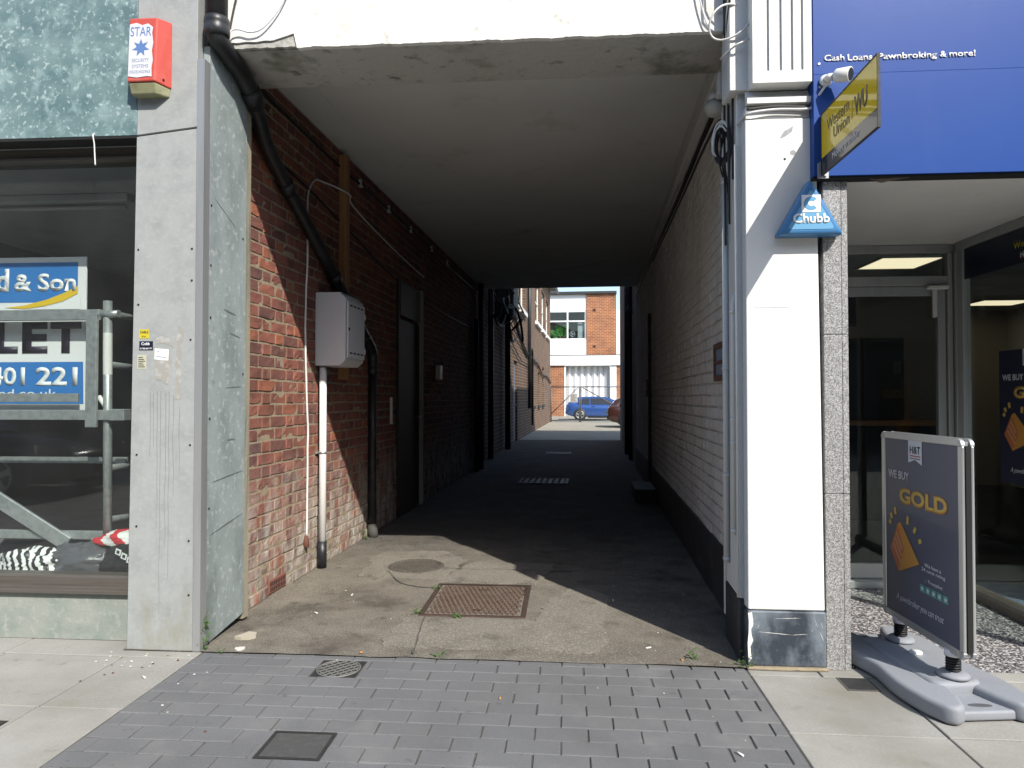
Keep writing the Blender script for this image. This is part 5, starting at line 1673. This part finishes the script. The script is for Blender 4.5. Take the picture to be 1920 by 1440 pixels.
m_stripe = wave_mat('striped_print', (.015, .015, .017), (.78, .78, .76), 9, .42, .5, (0, R(25), R(10)))
m_redwhite = wave_mat('red_white_print', (.62, .03, .04), (.78, .77, .74), 3.2, .45, .5, (0, R(50), R(20)), dist=5)
bag('bag', 'black and white striped plastic bag on the window sill shelf at the left picture edge', -2.98, .33, .30, .20, .09, .085, 3, m_stripe)
bag('bag', 'crumpled grey-black plastic bag in the middle of the window sill', -2.70, .36, .30, .20, .09, .10, 8, m_clear)
bag('bag', 'red and white plastic bag lying on top of the black bags by the pillar', -2.42, .40, .44, .20, .07, .055, 5, m_redwhite)
bb = bag('bag', 'black plastic bag with white block letters at the right end of the window sill', -2.36, .34, .30, .19, .10, .115, 14, m_bin)
for k in range(5):
    a = k * .045
    sq_ = [(0, 0), (.03, -.012), (.038, .018), (.008, .03)]
    inn = [(.010, .004), (.025, -.002), (.029, .014), (.014, .02)]
    o_ = (-2.415 + a * .72, .222, .428 - a * .50)
    q = poly_plate(sq_, o_, X, Zv, .0, .002)
    part('print_block', q, m_wtext, bb)
    part('print_gap', poly_plate(inn, o_, X, Zv, .0026, .001), m_bin, bb)

# ================================================================== BACK YARD: LEFT BUILDING
m_rear = brick_sheet('rear_brickwork', 1, ((.165, .078, .045), (.085, .045, .032), (.25, .17, .10)), (.30, .24, .165), w=.24, h=.09)
lb_ = thing('rear_brick_building', 'long old brick building along the left of the yard with white sills', 'building', PASL)
UL = -2.2


def wall_with_openings(parent, u, depth, v0, v1, z0, z1, ops, mat, back):
    """brick wall facing +u; ops: (v0, v1, z0, z1) openings, recessed to u - depth"""
    w = MB()
    vs = sorted({v0, v1} | {q for o in ops for q in o[:2]})
    for a, b in zip(vs[:-1], vs[1:]):
        hit = sorted([o for o in ops if o[0] <= a and o[1] >= b], key=lambda o: o[2])
        z = z0
        for o in hit:
            w.box(u - depth, u, a, b, z, o[2])
            z = o[3]
        w.box(u - depth, u, a, b, z, z1)
    m = w.mesh('wall')
    bm = bmesh.new()
    bm.from_mesh(m)
    bmesh.ops.remove_doubles(bm, verts=bm.verts, dist=1e-5)
    bm.to_mesh(m)
    bm.free()
    link('wall', m, mat, parent)
    part('wall_core', box(u - depth - .2, u - depth - .002, v0, v1, z0, z1), back, parent)


upper = [(18.9, 20.3, 3.98, 5.7), (20.9, 22.5, 3.98, 5.7), (26.6, 28.9, 4.2, 5.9), (29.8, 31.8, 4.2, 5.9), (32.6, 34.6, 4.2, 5.9)]
lower = [(25.0, 26.0, .95, 2.62), (27.7, 28.6, .95, 2.62), (30.1, 31.0, .95, 2.62)]
wall_with_openings(lb_, UL, .13, 12.95, 35.9, 0, 6.75, upper + lower + [(19.3, 20.25, 0, 2.3)], m_rear, m_intdark)
for (a, b, z0, z1) in upper:
    wf_ = part('window', MB().box(UL - .128, UL - .09, a, a + .06, z0, z1).box(UL - .128, UL - .09, b - .06, b, z0, z1).box(UL - .128, UL - .09, a + .06, b - .06, z0, z0 + .06).box(UL - .128, UL - .09, a + .06, b - .06, z1 - .06, z1)
               .box(UL - .128, UL - .09, a + .06, b - .06, (z0 + z1) / 2, (z0 + z1) / 2 + .05), m_wpaint, lb_)
    part('pane', box(UL - .12, UL - .112, a + .06, b - .06, z0 + .06, z1 - .06), m_glass2, wf_)
    part('sill', box(UL - .12, UL + .09, a - .08, b + .08, z0 - .13, z0 - .001), m_wpaint, wf_)
for i, (a, b, z0, z1) in enumerate(lower):
    c = (a + b) / 2
    arch = [(a - .001, z1 - .14), (a - .001, z1 + .001), (b + .001, z1 + .001), (b + .001, z1 - .14)] + [(c + (b - a) / 2 * math.cos(R(180 * k / 10)), z1 - .14 + .12 * math.sin(R(180 * k / 10))) for k in range(1, 10)]
    wf_ = part('window', MB().box(UL - .128, UL - .09, a, a + .06, z0, z1).box(UL - .128, UL - .09, b - .06, b, z0, z1).box(UL - .128, UL - .09, a + .06, b - .06, z0, z0 + .06), m_wpaint if i == 0 else m_intdark, lb_)
    part('arch_head', MB().prism(arch, 'x', UL - .11, UL + .012), m_terra, wf_)
    part('pane', box(UL - .12, UL - .112, a + .06, b - .06, z0 + .06, z1 - .001), m_glass2, wf_)
    part('sill', box(UL - .12, UL + .07, a - .06, b + .06, z0 - .11, z0 - .001), m_dkiron, wf_)
dr_ = part('door', box(UL - .125, UL - .06, 19.32, 20.23, .02, 2.28), M('blue_grey_door', (.16, .19, .26), rough=.6), lb_)
part('door_handle', MB().cyl((UL - .06, 20.1, 1.05), (UL - .01, 20.1, 1.05), .02, 8), m_alu, dr_)
rf = part('roof', MB().hexa([(UL - 5, 12.95, 6.752), (UL + .35, 12.95, 6.752), (UL + .35, 36.1, 6.752), (UL - 5, 36.1, 6.752), (UL - 5, 12.95, 9.0), (UL - 4.8, 12.95, 9.0), (UL - 4.8, 36.1, 9.0), (UL - 5, 36.1, 9.0)]), m_dkiron, lb_)
part('gutter', MB().tube([(UL + .38, 12.95, 6.72), (UL + .38, 36.1, 6.66)], .07, 8), m_pipe, lb_)
part('return_wall', box(UL - 5, UL - .332, 35.6, 35.9, 0, 6.75), m_rear, lb_)
solo('rear_downpipe', MB().tube([(UL + .09, 23.2, .9), (UL + .09, 23.2, 6.6)], .06, 10), m_pipe, 'black downpipe on the sunlit brick building in the yard', 'downpipe', PASL)
solo('rear_pipe', MB().tube([(UL + .08, 24.4, .3), (UL + .08, 24.4, 2.85), (UL + .08, 24.15, 2.95)], .04, 8), m_pipe, 'short thin pipe on the sunlit brick building beside the first arched window', 'pipe', PASL)
for k, pts in enumerate(([(17.4, 4.1), (19.2, 3.5), (21.3, 2.95), (23.2, 2.7), (25, 2.65), (27.3, 2.55), (29.5, 2.25), (32.5, 2.25), (35.5, 2.0)], [(17.4, 3.3), (19.5, 3.05), (22, 2.75), (23.2, 2.62)], [(17.4, 2.9), (20.5, 2.42), (22.5, 2.36), (24.3, 2.30)])):
    solo('yard_cable', MB().tube(spline([(UL + .05, v, z) for v, z in pts], 5), (.035, .02, .014)[k], 6), m_dkcab if k else m_black,
         ('thick black cable drooping across the sunlit brick building', 'upper thin cable from the dark tangle to the yard downpipe', 'lower thin cable past the yard door')[k], 'cable', PASL)
tg = thing('cable_tangle', 'dark tangle of pipes and cables on the shaded start of the yard building', 'cable tangle', PASL)
rr = random.Random(4)
part('flue_box', box(UL, UL + .42, 15.6, 16.6, 3.1, 4.0), m_dkiron, tg, .03)
for k in range(14):
    z = rr.uniform(2.7, 4.6)
    p = [(UL + rr.uniform(.05, .5), 14.0 + i * .75, z + rr.uniform(-.35, .35) - .05 * i) for i in range(6)]
    part('cable', MB().tube(spline(p, 4), rr.uniform(.012, .035), 6), m_black, tg)
part('soil_pipe', MB().tube([(UL + .12, 17.0, 0), (UL + .12, 17.0, 6.5)], .07, 10), m_pipe, tg)
part('soil_pipe', MB().tube([(UL + .1, 14.3, 0), (UL + .1, 14.3, 6.5)], .06, 10), m_pipe, tg)

# ================================================================== BACK YARD: RIGHT BUILDING
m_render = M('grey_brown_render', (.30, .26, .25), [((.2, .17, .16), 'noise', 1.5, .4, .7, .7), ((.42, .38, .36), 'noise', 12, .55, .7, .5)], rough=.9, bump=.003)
rb_ = thing('rear_rendered_building', 'shaded two storey rendered building on the right of the yard', 'building', PAS)
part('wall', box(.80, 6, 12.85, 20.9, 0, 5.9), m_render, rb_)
rd = part('door', box(.76, .799, 18.6, 19.5, .02, 2.15), M('mauve_door', (.25, .20, .22), rough=.6), rb_)
part('door_handle', MB().cyl((.70, 18.7, 1.05), (.76, 18.7, 1.05), .025, 8), m_dkiron, rd)
part('door_post', box(.74, .799, 18.45, 18.597, 0, 2.25), m_wpaint, rb_)
part('drainpipe', MB().tube([(.74, 15.6, 0), (.74, 15.6, 5.8)], .05, 10), m_pipe, rb_)
part('drainpipe', MB().tube([(.75, 14.2, 0), (.75, 14.2, 3.4), (.75, 14.0, 3.6), (.75, 13.9, 5.8)], .04, 10), m_pipe, rb_)
part('roof', box(.7, 6.1, 12.8, 21.0, 5.902, 6.05), m_dkiron, rb_)
solo('wall_lamp', MB().lathe([(.02, .08), (.04, .06), (.085, -.05), (.07, -.08), (.02, -.085)], (.71, 14.0, 3.02), 12), m_dkiron, 'small dark lamp on the wall of the shaded right building', 'lamp', PAS)

# ================================================================== END BUILDING
m_orangeb = brick_sheet('orange_brickwork', 0, ((.40, .135, .045), (.27, .085, .035), (.48, .2, .08)), (.52, .40, .27), w=.30, h=.105)
m_white = M('white_panel_paint', (.80, .80, .80), rough=.6)
m_white2 = M('white_spandrel', (.76, .76, .76), [((.66, .66, .65), 'noise', 1, .45, .7, .4)], rough=.6)
eb = thing('end_building', 'white panelled and orange brick building closing the far end of the yard', 'building', PAS)
V = 46.0
part('wall_panel', box(-9, -.43, V, V + .3, 7.0, 8.08), m_white, eb)
part('wall_panel', box(-9, -.43, V - .05, V + .3, 4.04, 5.09), m_white2, eb)
part('brick_panel', box(-.425, 1.52, V - .08, V + .3, 4.04, 8.08), m_orangeb, eb)
for z in (7.02, 4.62):
    vb = part('vent', box(-.02, .20, V - .10, V - .081, z - .09, z + .09), m_terra, eb)
    part('vent_grille', box(.02, .16, V - .104, V - .1005, z - .06, z + .06), m_dark, vb)
part('floor_band', box(-9, 5.5, V - .16, V + .3, 3.38, 4.036), m_white, eb)
part('band_line', box(-9, 5.5, V - .18, V - .10, 4.037, 4.07), m_dkiron, eb)
part('ground_brick', box(-9, -1.90, V - .02, V + .3, 0, 3.378), m_orangeb, eb)
part('ground_brick', box(1.53, 5.5, V - .02, V + .3, 0, 3.378), m_orangeb, eb)
part('white_post', box(1.13, 1.525, V - .06, V + .3, 0, 3.376), m_white2, eb)
part('door_edge', box(-1.895, -1.80, V - .05, V + .55, 0, 3.376), m_white2, eb)
part('roof', box(-9, 1.55, V - .25, V + 6, 8.085, 8.25), m_dkiron, eb)
part('side_wing', box(1.53, 7, V + .9, V + 5, 4.1, 7.1), m_white, eb)
win = part('window', MB().box(-9, -.44, V + .02, V + .09, 5.09, 5.17).box(-9, -.44, V + .02, V + .09, 6.92, 7.0).box(-9, -.44, V + .021, V + .085, 6.27, 6.36)
           .box(-1.72, -1.62, V + .02, V + .09, 5.17, 6.27).box(-1.72, -1.62, V + .02, V + .09, 6.36, 6.92).box(-.53, -.44, V + .02, V + .09, 5.17, 6.92)
           .box(-3.5, -3.4, V + .02, V + .09, 5.17, 6.92), m_white, eb)
for (a, b) in ((-3.4, -1.72), (-1.62, -.53)):
    part('pane', box(a, b, V + .05, V + .058, 5.17, 6.27), m_glass2, win)
    part('pane', box(a, b, V + .05, V + .058, 6.36, 6.92), m_glass2, win)
part('room_back', box(-9, -.3, V + 3.0, V + 3.1, 4.1, 8.0), m_interior, eb)
part('room_floor', box(-9, -.3, V + .3, V + 3.0, 4.9, 5.0), m_interior, eb)
part('room_side', box(-.4, -.3, V + .3, V + 3.0, 5.0, 8.0), m_interior, eb)
part('room_blind', box(-1.0, -.55, V + .25, V + .27, 5.2, 6.25), m_white2, win)
# folding door of zigzag leaves
nf = 14
for k in range(nf):
    a = -1.79 + 2.9 * k / nf
    b = -1.79 + 2.9 * (k + 1) / nf
    ya, yb = (V + .30, V + .50) if k % 2 else (V + .50, V + .30)
    part('folding_leaf', MB().hexa([(a, ya, .03), (b, yb, .03), (b, yb + .03, .03), (a, ya + .03, .03), (a, ya, 3.37), (b, yb, 3.37), (b, yb + .03, 3.37), (a, ya + .03, 3.37)]), m_white, eb)
pl2 = thing('potted_plant', 'large green plant standing in the upstairs window of the far building', 'plant', PAS)
m_leaf = M('bright_leaf', (.06, .22, .035), [((.12, .34, .06), 'noise', 4, .45, .7, .7)], rough=.5)
rr = random.Random(9)
for k in range(26):
    cx, cz = rr.choice(((-2.6, 5.45), (-2.35, 5.6), (-1.98, 5.85), (-2.1, 5.75)))
    cx += rr.uniform(-.25, .25)
    cz += rr.uniform(-.15, .15)
    cy = V + .5 + rr.uniform(-.15, .15)
    a = rr.uniform(0, 6.28)
    L, wd = rr.uniform(.22, .40), rr.uniform(.12, .2)
    pts = []
    for i in range(8):
        q = i / 8 * 6.283
        p = Vector((L * math.cos(q), 0, wd * math.sin(q)))
        p.rotate(Matrix.Rotation(a * .4, 3, 'Y') @ Matrix.Rotation(rr.uniform(-.6, .2), 3, 'X'))
        pts.append((cx + p.x, cy + p.y, cz + p.z))
    m_ = MB().add(pts + [(p[0], p[1] + .01, p[2]) for p in pts], [tuple(range(8)), tuple(range(8, 16))] + [(i, (i + 1) % 8, 8 + (i + 1) % 8, 8 + i) for i in range(8)])
    part('leaf', m_, m_leaf, pl2)
part('plant_pot', MB().lathe([(.12, 5.002), (.17, 5.30), (.15, 5.30)], (-2.2, V + .5, 0), 14), m_terra, pl2)
part('stem', MB().cyl((-2.2, V + .5, 5.3), (-2.15, V + .5, 5.8), .02, 6), m_leaf, pl2)
fan = thing('desk_fan', 'small white desk fan in the upstairs window of the far building', 'fan', PAS)
part('fan_guard', MB().tube([(-1.37 + .17 * math.cos(i * .3142), V + .45, 5.50 + .17 * math.sin(i * .3142)) for i in range(20)], .018, 6, closed=True), m_white, fan)
part('fan_hub', MB().cyl((-1.37, V + .44, 5.50), (-1.37, V + .58, 5.50), .05, 10), m_white, fan)
for k in range(3):
    a = k * 2.094
    part('fan_blade', MB().hexa([(-1.37 + r_ * math.cos(a + d) , V + .47 + y, 5.5 + r_ * math.sin(a + d)) for y in (0, .01) for r_, d in ((.04, 0), (.15, -.3), (.15, .3), (.05, .5))]), m_boxgrey, fan)
part('fan_stand', MB().cyl((-1.37, V + .5, 5.02), (-1.37, V + .5, 5.34), .02, 8).lathe([(.11, 5.002), (.11, 5.02), (.02, 5.03)], (-1.37, V + .5, 0), 14), m_white, fan)

# ================================================================== YARD GATES
m_gate = M('grey_gate_paint', (.10, .11, .12), rough=.5, metal=.2)
GV = 35.2


def gate(u0, u1, hinge, lab_):
    g = thing('yard_gate', lab_, 'gate', PAS, 'pair of mesh gates across the yard')
    part('top_rail', MB().cyl((u0, GV, 1.80), (u1, GV, 1.80), .028, 8), m_gate, g)
    part('bottom_rail', MB().cyl((u0, GV, .10), (u1, GV, .10), .025, 8), m_gate, g)
    part('stile', MB().cyl((u0, GV, .02), (u0, GV, 1.825), .03, 8), m_gate, g)
    part('stile', MB().cyl((u1, GV, .02), (u1, GV, 1.825), .03, 8), m_gate, g)
    fr_, to = (u1, u0) if hinge < 0 else (u0, u1)
    part('diagonal_brace', MB().cyl((fr_ + (.08 if to > fr_ else -.08), GV, 1.76), (to, GV, .42), .024, 8), m_gate, g)
    w = MB()
    x = min(u0, u1) + .05
    while x < max(u0, u1) - .03:
        w.box(x - .0022, x + .0022, GV - .0022, GV + .0022, .1, 1.8)
        x += .075
    z = .17
    while z < 1.78:
        w.box(min(u0, u1), max(u0, u1), GV + .0025, GV + .007, z - .0022, z + .0022)
        z += .075
    part('wire_mesh', w, m_gate, g, stuff=True)
    return g


gate(-2.12, -.685, -1, 'left leaf of the grey mesh gates, with a notice on it')
gate(-.615, 1.9, 1, 'right leaf of the grey mesh gates, in front of the blue car')
gn = thing('gate_notice', 'pale notice with lines of print wired to the left gate leaf', 'notice', PAS)
part('notice_board', box(-1.16, -.78, GV - .04, GV - .031, 1.02, 1.46), M('faded_notice', (.42, .40, .38), rough=.6), gn)
for k in range(7):
    part('printed_line', box(-1.12, -.82 - .05 * (k % 3), GV - .043, GV - .0405, 1.07 + k * .052, 1.09 + k * .052), m_dkiron, gn)


# ================================================================== CARS
def car(frame, paint, lab_, cat_lab='car'):
    """hatchback; local x runs from the tail (0) to the nose (4.3), y across"""
    c = thing('parked_car', lab_, 'car', frame)
    st = [(0.0, .66, .46, .80), (.04, .78, .34, .90), (.16, .845, .27, .945), (.45, .875, .20, .935), (1.0, .885, .19, .915), (2.0, .885, .18, .89), (3.0, .885, .18, .86), (3.6, .87, .20, .80), (4.0, .82, .22, .72), (4.22, .72, .27, .62), (4.3, .60, .36, .54)]
    prof = lambda hw, zb, zt: [(-hw * .93, zb), (-hw, zb + .13), (-hw * 1.0, zb + (zt - zb) * .55), (-hw * .985, zb + (zt - zb) * .72), (-hw * .965, zt - .05), (-hw * .90, zt),
                               (hw * .90, zt), (hw * .965, zt - .05), (hw * .985, zb + (zt - zb) * .72), (hw * 1.0, zb + (zt - zb) * .55), (hw, zb + .13), (hw * .93, zb)]
    vs, fs = [], []
    for x, hw, zb, zt in st:
        vs += [(x, y, z) for y, z in prof(hw, zb, zt)]
    k = 12
    for i in range(len(st) - 1):
        for j in range(k):
            fs.append((i * k + j, i * k + (j + 1) % k, (i + 1) * k + (j + 1) % k, (i + 1) * k + j))
    fs += [tuple(range(k)), tuple(range((len(st) - 1) * k, len(st) * k))]
    m_ = MB().add(vs, fs, True)
    body = part('body', m_, paint, c)
    cs = [(.10, .955, .80, .80), (.32, 1.22, .72, .80), (.55, 1.335, .655, .80), (1.0, 1.385, .63, .80), (1.7, 1.395, .625, .80), (2.25, 1.35, .63, .80), (2.75, 1.15, .68, .80), (3.22, .86, .76, .79)]
    vs, fs = [], []
    for x, zt, hr, hb in cs:
        zb = .86
        zt = max(zt, zb + .01)
        vs += [(x, -hb, zb), (x, -hr - .01, zt - .07 if zt > 1.0 else zt), (x, -hr + .08, zt), (x, hr - .08, zt), (x, hr + .01, zt - .07 if zt > 1.0 else zt), (x, hb, zb)]
    for i in range(len(cs) - 1):
        for j in range(5):
            fs.append((i * 6 + j, i * 6 + j + 1, (i + 1) * 6 + j + 1, (i + 1) * 6 + j))
    part('cabin', MB().add(vs, fs, True), paint, c)
    m_cg = bpy.data.materials.get('car_glass') or M('car_glass', (.02, .025, .03), rough=.04, spec=.6)

    def sidez(z, s):
        tt = (z - .86) / (1.32 - .86)
        return s * (.805 - .155 * tt)
    for s in (-1, 1):
        for name, pts in (('rear_window', [(.62, .95), (.78, 1.20), (1.0, 1.275), (1.30, 1.29), (1.30, .93)]), ('front_window', [(1.36, .93), (1.36, 1.29), (1.9, 1.285), (2.25, 1.235), (2.72, .98), (2.75, .92)])):
            a = [(x, sidez(z, s) + s * .012, z) for x, z in pts]
            b = [(x, sidez(z, s) - s * .01, z) for x, z in pts]
            n_ = len(pts)
            part(name, MB().add(a + b, [tuple(range(n_)), tuple(range(n_, 2 * n_))] + [(i, (i + 1) % n_, n_ + (i + 1) % n_, n_ + i) for i in range(n_)]), m_cg, c)
        part('tail_light', MB().hexa([(.01, s * .50, .70), (.20, s * .872, .72), (.20, s * .84, .72), (.06, s * .5, .70), (.02, s * .50, .86), (.24, s * .868, .89), (.24, s * .84, .89), (.07, s * .5, .86)]), bpy.data.materials.get('tail_lamp') or M('tail_lamp', (.35, .015, .015), rough=.15), c)
        part('headlight', MB().hexa([(4.18, s * .5, .55), (3.9, s * .83, .58), (3.88, s * .78, .58), (4.12, s * .5, .55), (4.17, s * .5, .66), (3.88, s * .835, .70), (3.86, s * .78, .70), (4.1, s * .5, .66)]), m_wplastic, c)
        part('door_handle', box(1.42, 1.6, s * .87 if s > 0 else -.90, s * .90 if s > 0 else -.87, .80, .825), paint, c, .004)
        part('wing_mirror', box(2.55, 2.70, s * .82 if s > 0 else -1.0, 1.0 if s > 0 else -.82, .90, 1.0), paint, c, .03, 2)
        for x in (.78, 3.42):
            part('wheel_arch', MB().lathe([(.345, -.01), (.36, .0), (.345, .01)], (x, s * .879, .325), 26, 'y'), m_black, c)
            w = part('wheel', MB().lathe([(.20, -.09), (.30, -.10), (.318, -.07), (.318, .07), (.30, .10), (.20, .09)], (x, s * .80, .318), 26, 'y'), m_black, c)
            part('wheel_disc', MB().lathe([(.0, -.01), (.215, -.01), (.215, .01), (.0, .01)], (x, s * .868, .318), 24, 'y'), m_dkiron, w)
            part('rim', MB().tube([(x + .215 * math.cos(i * math.pi / 12), s * .885, .318 + .215 * math.sin(i * math.pi / 12)) for i in range(24)], .018, 6, closed=True), m_alumb, w)
            for q in range(5):
                a = q * 2 * math.pi / 5 + .3
                d = Vector((math.cos(a), 0, math.sin(a)))
                e = Vector((-d.z, 0, d.x))
                o_ = Vector((x, s * .882, .318))
                part('spoke', MB().hexa([o_ + d * .03 - e * .03, o_ + d * .21 - e * .045, o_ + d * .21 + e * .045, o_ + d * .03 + e * .03] + [p + Vector((0, s * .012, 0)) for p in (o_ + d * .03 - e * .03, o_ + d * .21 - e * .045, o_ + d * .21 + e * .045, o_ + d * .03 + e * .03)]), m_alumb, w)
            part('hub', MB().cyl((x, s * .87, .318), (x, s * .90, .318), .05, 10), m_alumb, w)
    part('rear_screen', MB().hexa([(.14, -.66, .98), (.14, .66, .98), (.36, .58, 1.24), (.36, -.58, 1.24), (.125, -.66, .99), (.125, .66, .99), (.345, .58, 1.25), (.345, -.58, 1.25)]), m_cg, c)
    part('windscreen', MB().hexa([(3.12, -.66, .90), (3.12, .66, .90), (2.32, .56, 1.32), (2.32, -.56, 1.32), (3.14, -.66, .915), (3.14, .66, .915), (2.34, .56, 1.335), (2.34, -.56, 1.335)]), m_cg, c)
    part('rear_bumper', box(-.03, .10, -.70, .70, .34, .55), paint, c, .04, 2)
    part('number_plate', box(-.035, .0, -.26, .26, .60, .71), bpy.data.materials['board_yellow'], c)
    part('sill', box(1.2, 3.0, -.86, .86, .12, .20), m_black, c)
    return c


carM = lambda u, v, rot=0.0, sc=(1, 1, .93): PAS @ Matrix.Translation((u, v, .02)) @ Matrix.Rotation(rot, 4, 'Z') @ Matrix.Diagonal((*sc, 1))
car(carM(-1.50, 39.2), M('blue_car_paint', (.026, .095, .34), rough=.25, metal=.35, coat=.8), 'blue hatchback parked side-on behind the yard gates')
car(carM(.60, 29.6), M('maroon_car_paint', (.05, .018, .016), rough=.3, metal=.2, coat=.6), 'dark maroon car in the shade at the right of the yard, only its tail showing')

# ================================================================== WEEDS, LITTER
m_weed = M('weed_leaf', (.055, .13, .025), [((.10, .19, .04), 'noise', 60, .45, .65, .7)], rough=.6)


def weed(x, y, z0, n_, r, h, seed, lab_):
    rr_ = random.Random(seed)
    w = thing('weed', lab_, 'weed', FAC, 'weeds along the wall feet')
    for k in range(n_):
        a = rr_.uniform(0, 6.28)
        cx, cy, cz = x + rr_.gauss(0, r), y + rr_.gauss(0, r), z0 + abs(rr_.gauss(0, h))
        L = rr_.uniform(.008, .02)
        d = Vector((math.cos(a), math.sin(a), rr_.uniform(.1, .9))).normalized()
        e = d.cross(Vector((0, 0, 1))).normalized() * L * .42
        c0 = Vector((cx, cy, cz))
        n2 = d.cross(e).normalized() * .0008
        q = [c0, c0 + d * L * .5 + e, c0 + d * L, c0 + d * L * .5 - e]
        part('leaf', MB().add([*q, *[p + n2 for p in q]], [(0, 1, 2, 3), (4, 7, 6, 5), (0, 4, 5, 1), (1, 5, 6, 2), (2, 6, 7, 3), (3, 7, 4, 0)]), m_weed, w)
    st_ = MB()
    for k in range(5):
        st_.tube([(x + rr_.gauss(0, r * .3), y + rr_.gauss(0, r * .3), z0), (x + rr_.gauss(0, r), y + rr_.gauss(0, r), z0 + h * 1.3)], .0012, 4)
    part('stems', st_, m_weed, w)


weed(-1.812, .02, 0, 34, .014, .05, 1, 'small weed at the foot of the grey pillar corner')
weed(-1.805, .03, .10, 16, .008, .05, 2, 'weed sprouting from the gap up the grey corner trim')
weed(.852, -.005, 0, 34, .020, .03, 3, 'small weed at the foot of the white pillar')
weed(.62, .06, 0, 20, .018, .03, 4, 'little weed at the edge of the asphalt near the white pillar')
weed(-.86, .66, .01, 18, .02, .015, 5, 'weed at the near left corner of the rusty manhole')
weed(-.84, 1.16, .01, 12, .015, .015, 6, 'weed at the far left side of the rusty manhole')
weed(-.62, .60, .01, 14, .02, .015, 7, 'weed at the near edge of the rusty manhole')
p_ = toW(-2.0, 5.98)
weed(p_.x, p_.y, 0, 40, .035, .07, 8, 'weed at the foot of the black downpipe')
weed(-1.70, -.0, 0, 10, .018, .01, 9, 'tuft of weed between asphalt and pavers, left side')
weed(-.62, .02, 0, 12, .02, .01, 10, 'tuft of weed between asphalt and pavers, in the middle')
rr = random.Random(21)
m_butt = M('cigarette_paper', (.72, .70, .64), rough=.8)
m_filter = M('cigarette_filter', (.50, .25, .08), rough=.8)
for (x, y, w_) in ((.42, .19, 1), (.62, -.82, 1), (.56, .04, 0), (-.27, -.43, 0), (-1.0, .02, 0), (-1.9, -.33, 1), (-1.45, .62, 1), (-1.35, 1.0, 1), (.3, 1.0, 1), (-1.03, 1.62, 0)):
    a = rr.uniform(0, 3.14)
    z = .012 if y > 0 else .005
    d = Vector((math.cos(a), math.sin(a), 0)) * (.016 if w_ else .009)
    solo('cigarette_butt', MB().cyl(Vector((x, y, z)) - d, Vector((x, y, z)) + d, .004, 8), m_butt if w_ else m_filter, 'white cigarette end lying on the ground' if w_ else 'orange-brown cigarette filter lying on the ground', 'cigarette end', group='white cigarette ends' if w_ else 'orange cigarette filters')


def flake(x, y, z, r, seed, mat):
    r2 = random.Random(seed)
    pts = [(x + r * r2.uniform(.5, 1) * math.cos(i * .9), y + r * r2.uniform(.5, 1) * math.sin(i * .9)) for i in range(7)]
    return MB().prism(pts, 'z', z, z + r * .3)


m_scrap = M('pale_scrap', (.62, .60, .55), rough=.9)
m_brownbit = M('brown_scrap', (.14, .06, .04), rough=.9)
for k in range(26):
    x, y = rr.gauss(-2.08, .13), rr.gauss(-.17, .07)
    if x > -1.83:
        continue
    solo('scrap', flake(x, y, .001, rr.uniform(.004, .009), k, None), m_brownbit if k % 3 == 0 else m_scrap, 'brown crumb of debris on the left pavement' if k % 3 == 0 else 'pale scrap of paint on the left pavement below the pillar', 'scrap',
         group='brown crumbs by the grey pillar' if k % 3 == 0 else 'pale scraps by the grey pillar')
for k in range(40):
    x, y = rr.uniform(-1.78, .8), rr.uniform(-1.0, 1.9)
    if x < -1.5 and y > .5:
        continue
    z = .010 if y > .03 else .0015
    solo('scrap', flake(x, y, z, rr.choice((.003, .004, .005, .007)), 100 + k, None), m_scrap if k % 4 else m_brownbit, 'tiny pale speck of grit on the passage entrance' if k % 4 else 'tiny brown speck of grit on the passage entrance', 'scrap',
         group='pale grit at the passage entrance' if k % 4 else 'brown grit at the passage entrance')
solo('plaster_lump', flake(-1.665, .19, .004, .062, 5, None), M('tan_plaster', (.42, .38, .30), rough=.9), 'flat pale lump of plaster near the grey return panel', 'plaster lump')
solo('plaster_lump', flake(-1.62, .03, .002, .035, 8, None), m_scrap, 'smaller flat pale lump at the edge of the pavers', 'plaster lump')

# ================================================================== ACROSS THE STREET (unseen: for reflections, terrace raised to block low sky)
ot = thing('sky_block_terrace', 'plain dull terrace of shops across the street, unseen, raised to block low sky', 'building')
part('shop_floor', box(-30, 30, -20, -15.2, 0, 2.9), m_intdark, ot)
part('upper_floor', box(-30, 30, -20, -15, 2.902, 9.6), M('dull_brick_front', (.17, .13, .11), rough=.9), ot)
part('roof', MB().prism([(-20.2, 9.602), (-14.7, 9.602), (-17.5, 11.4)], 'x', -30, 30), m_dkiron, ot)
carS = FAC @ Matrix.Translation((-10.2, -5.1, 0)) @ Matrix.Scale(.98, 4)
car(carS, M('black_car_paint', (.015, .015, .017), rough=.2, coat=.8), 'black car at the kerb, seen only as a reflection in the left window')

collect_kids()
settle()
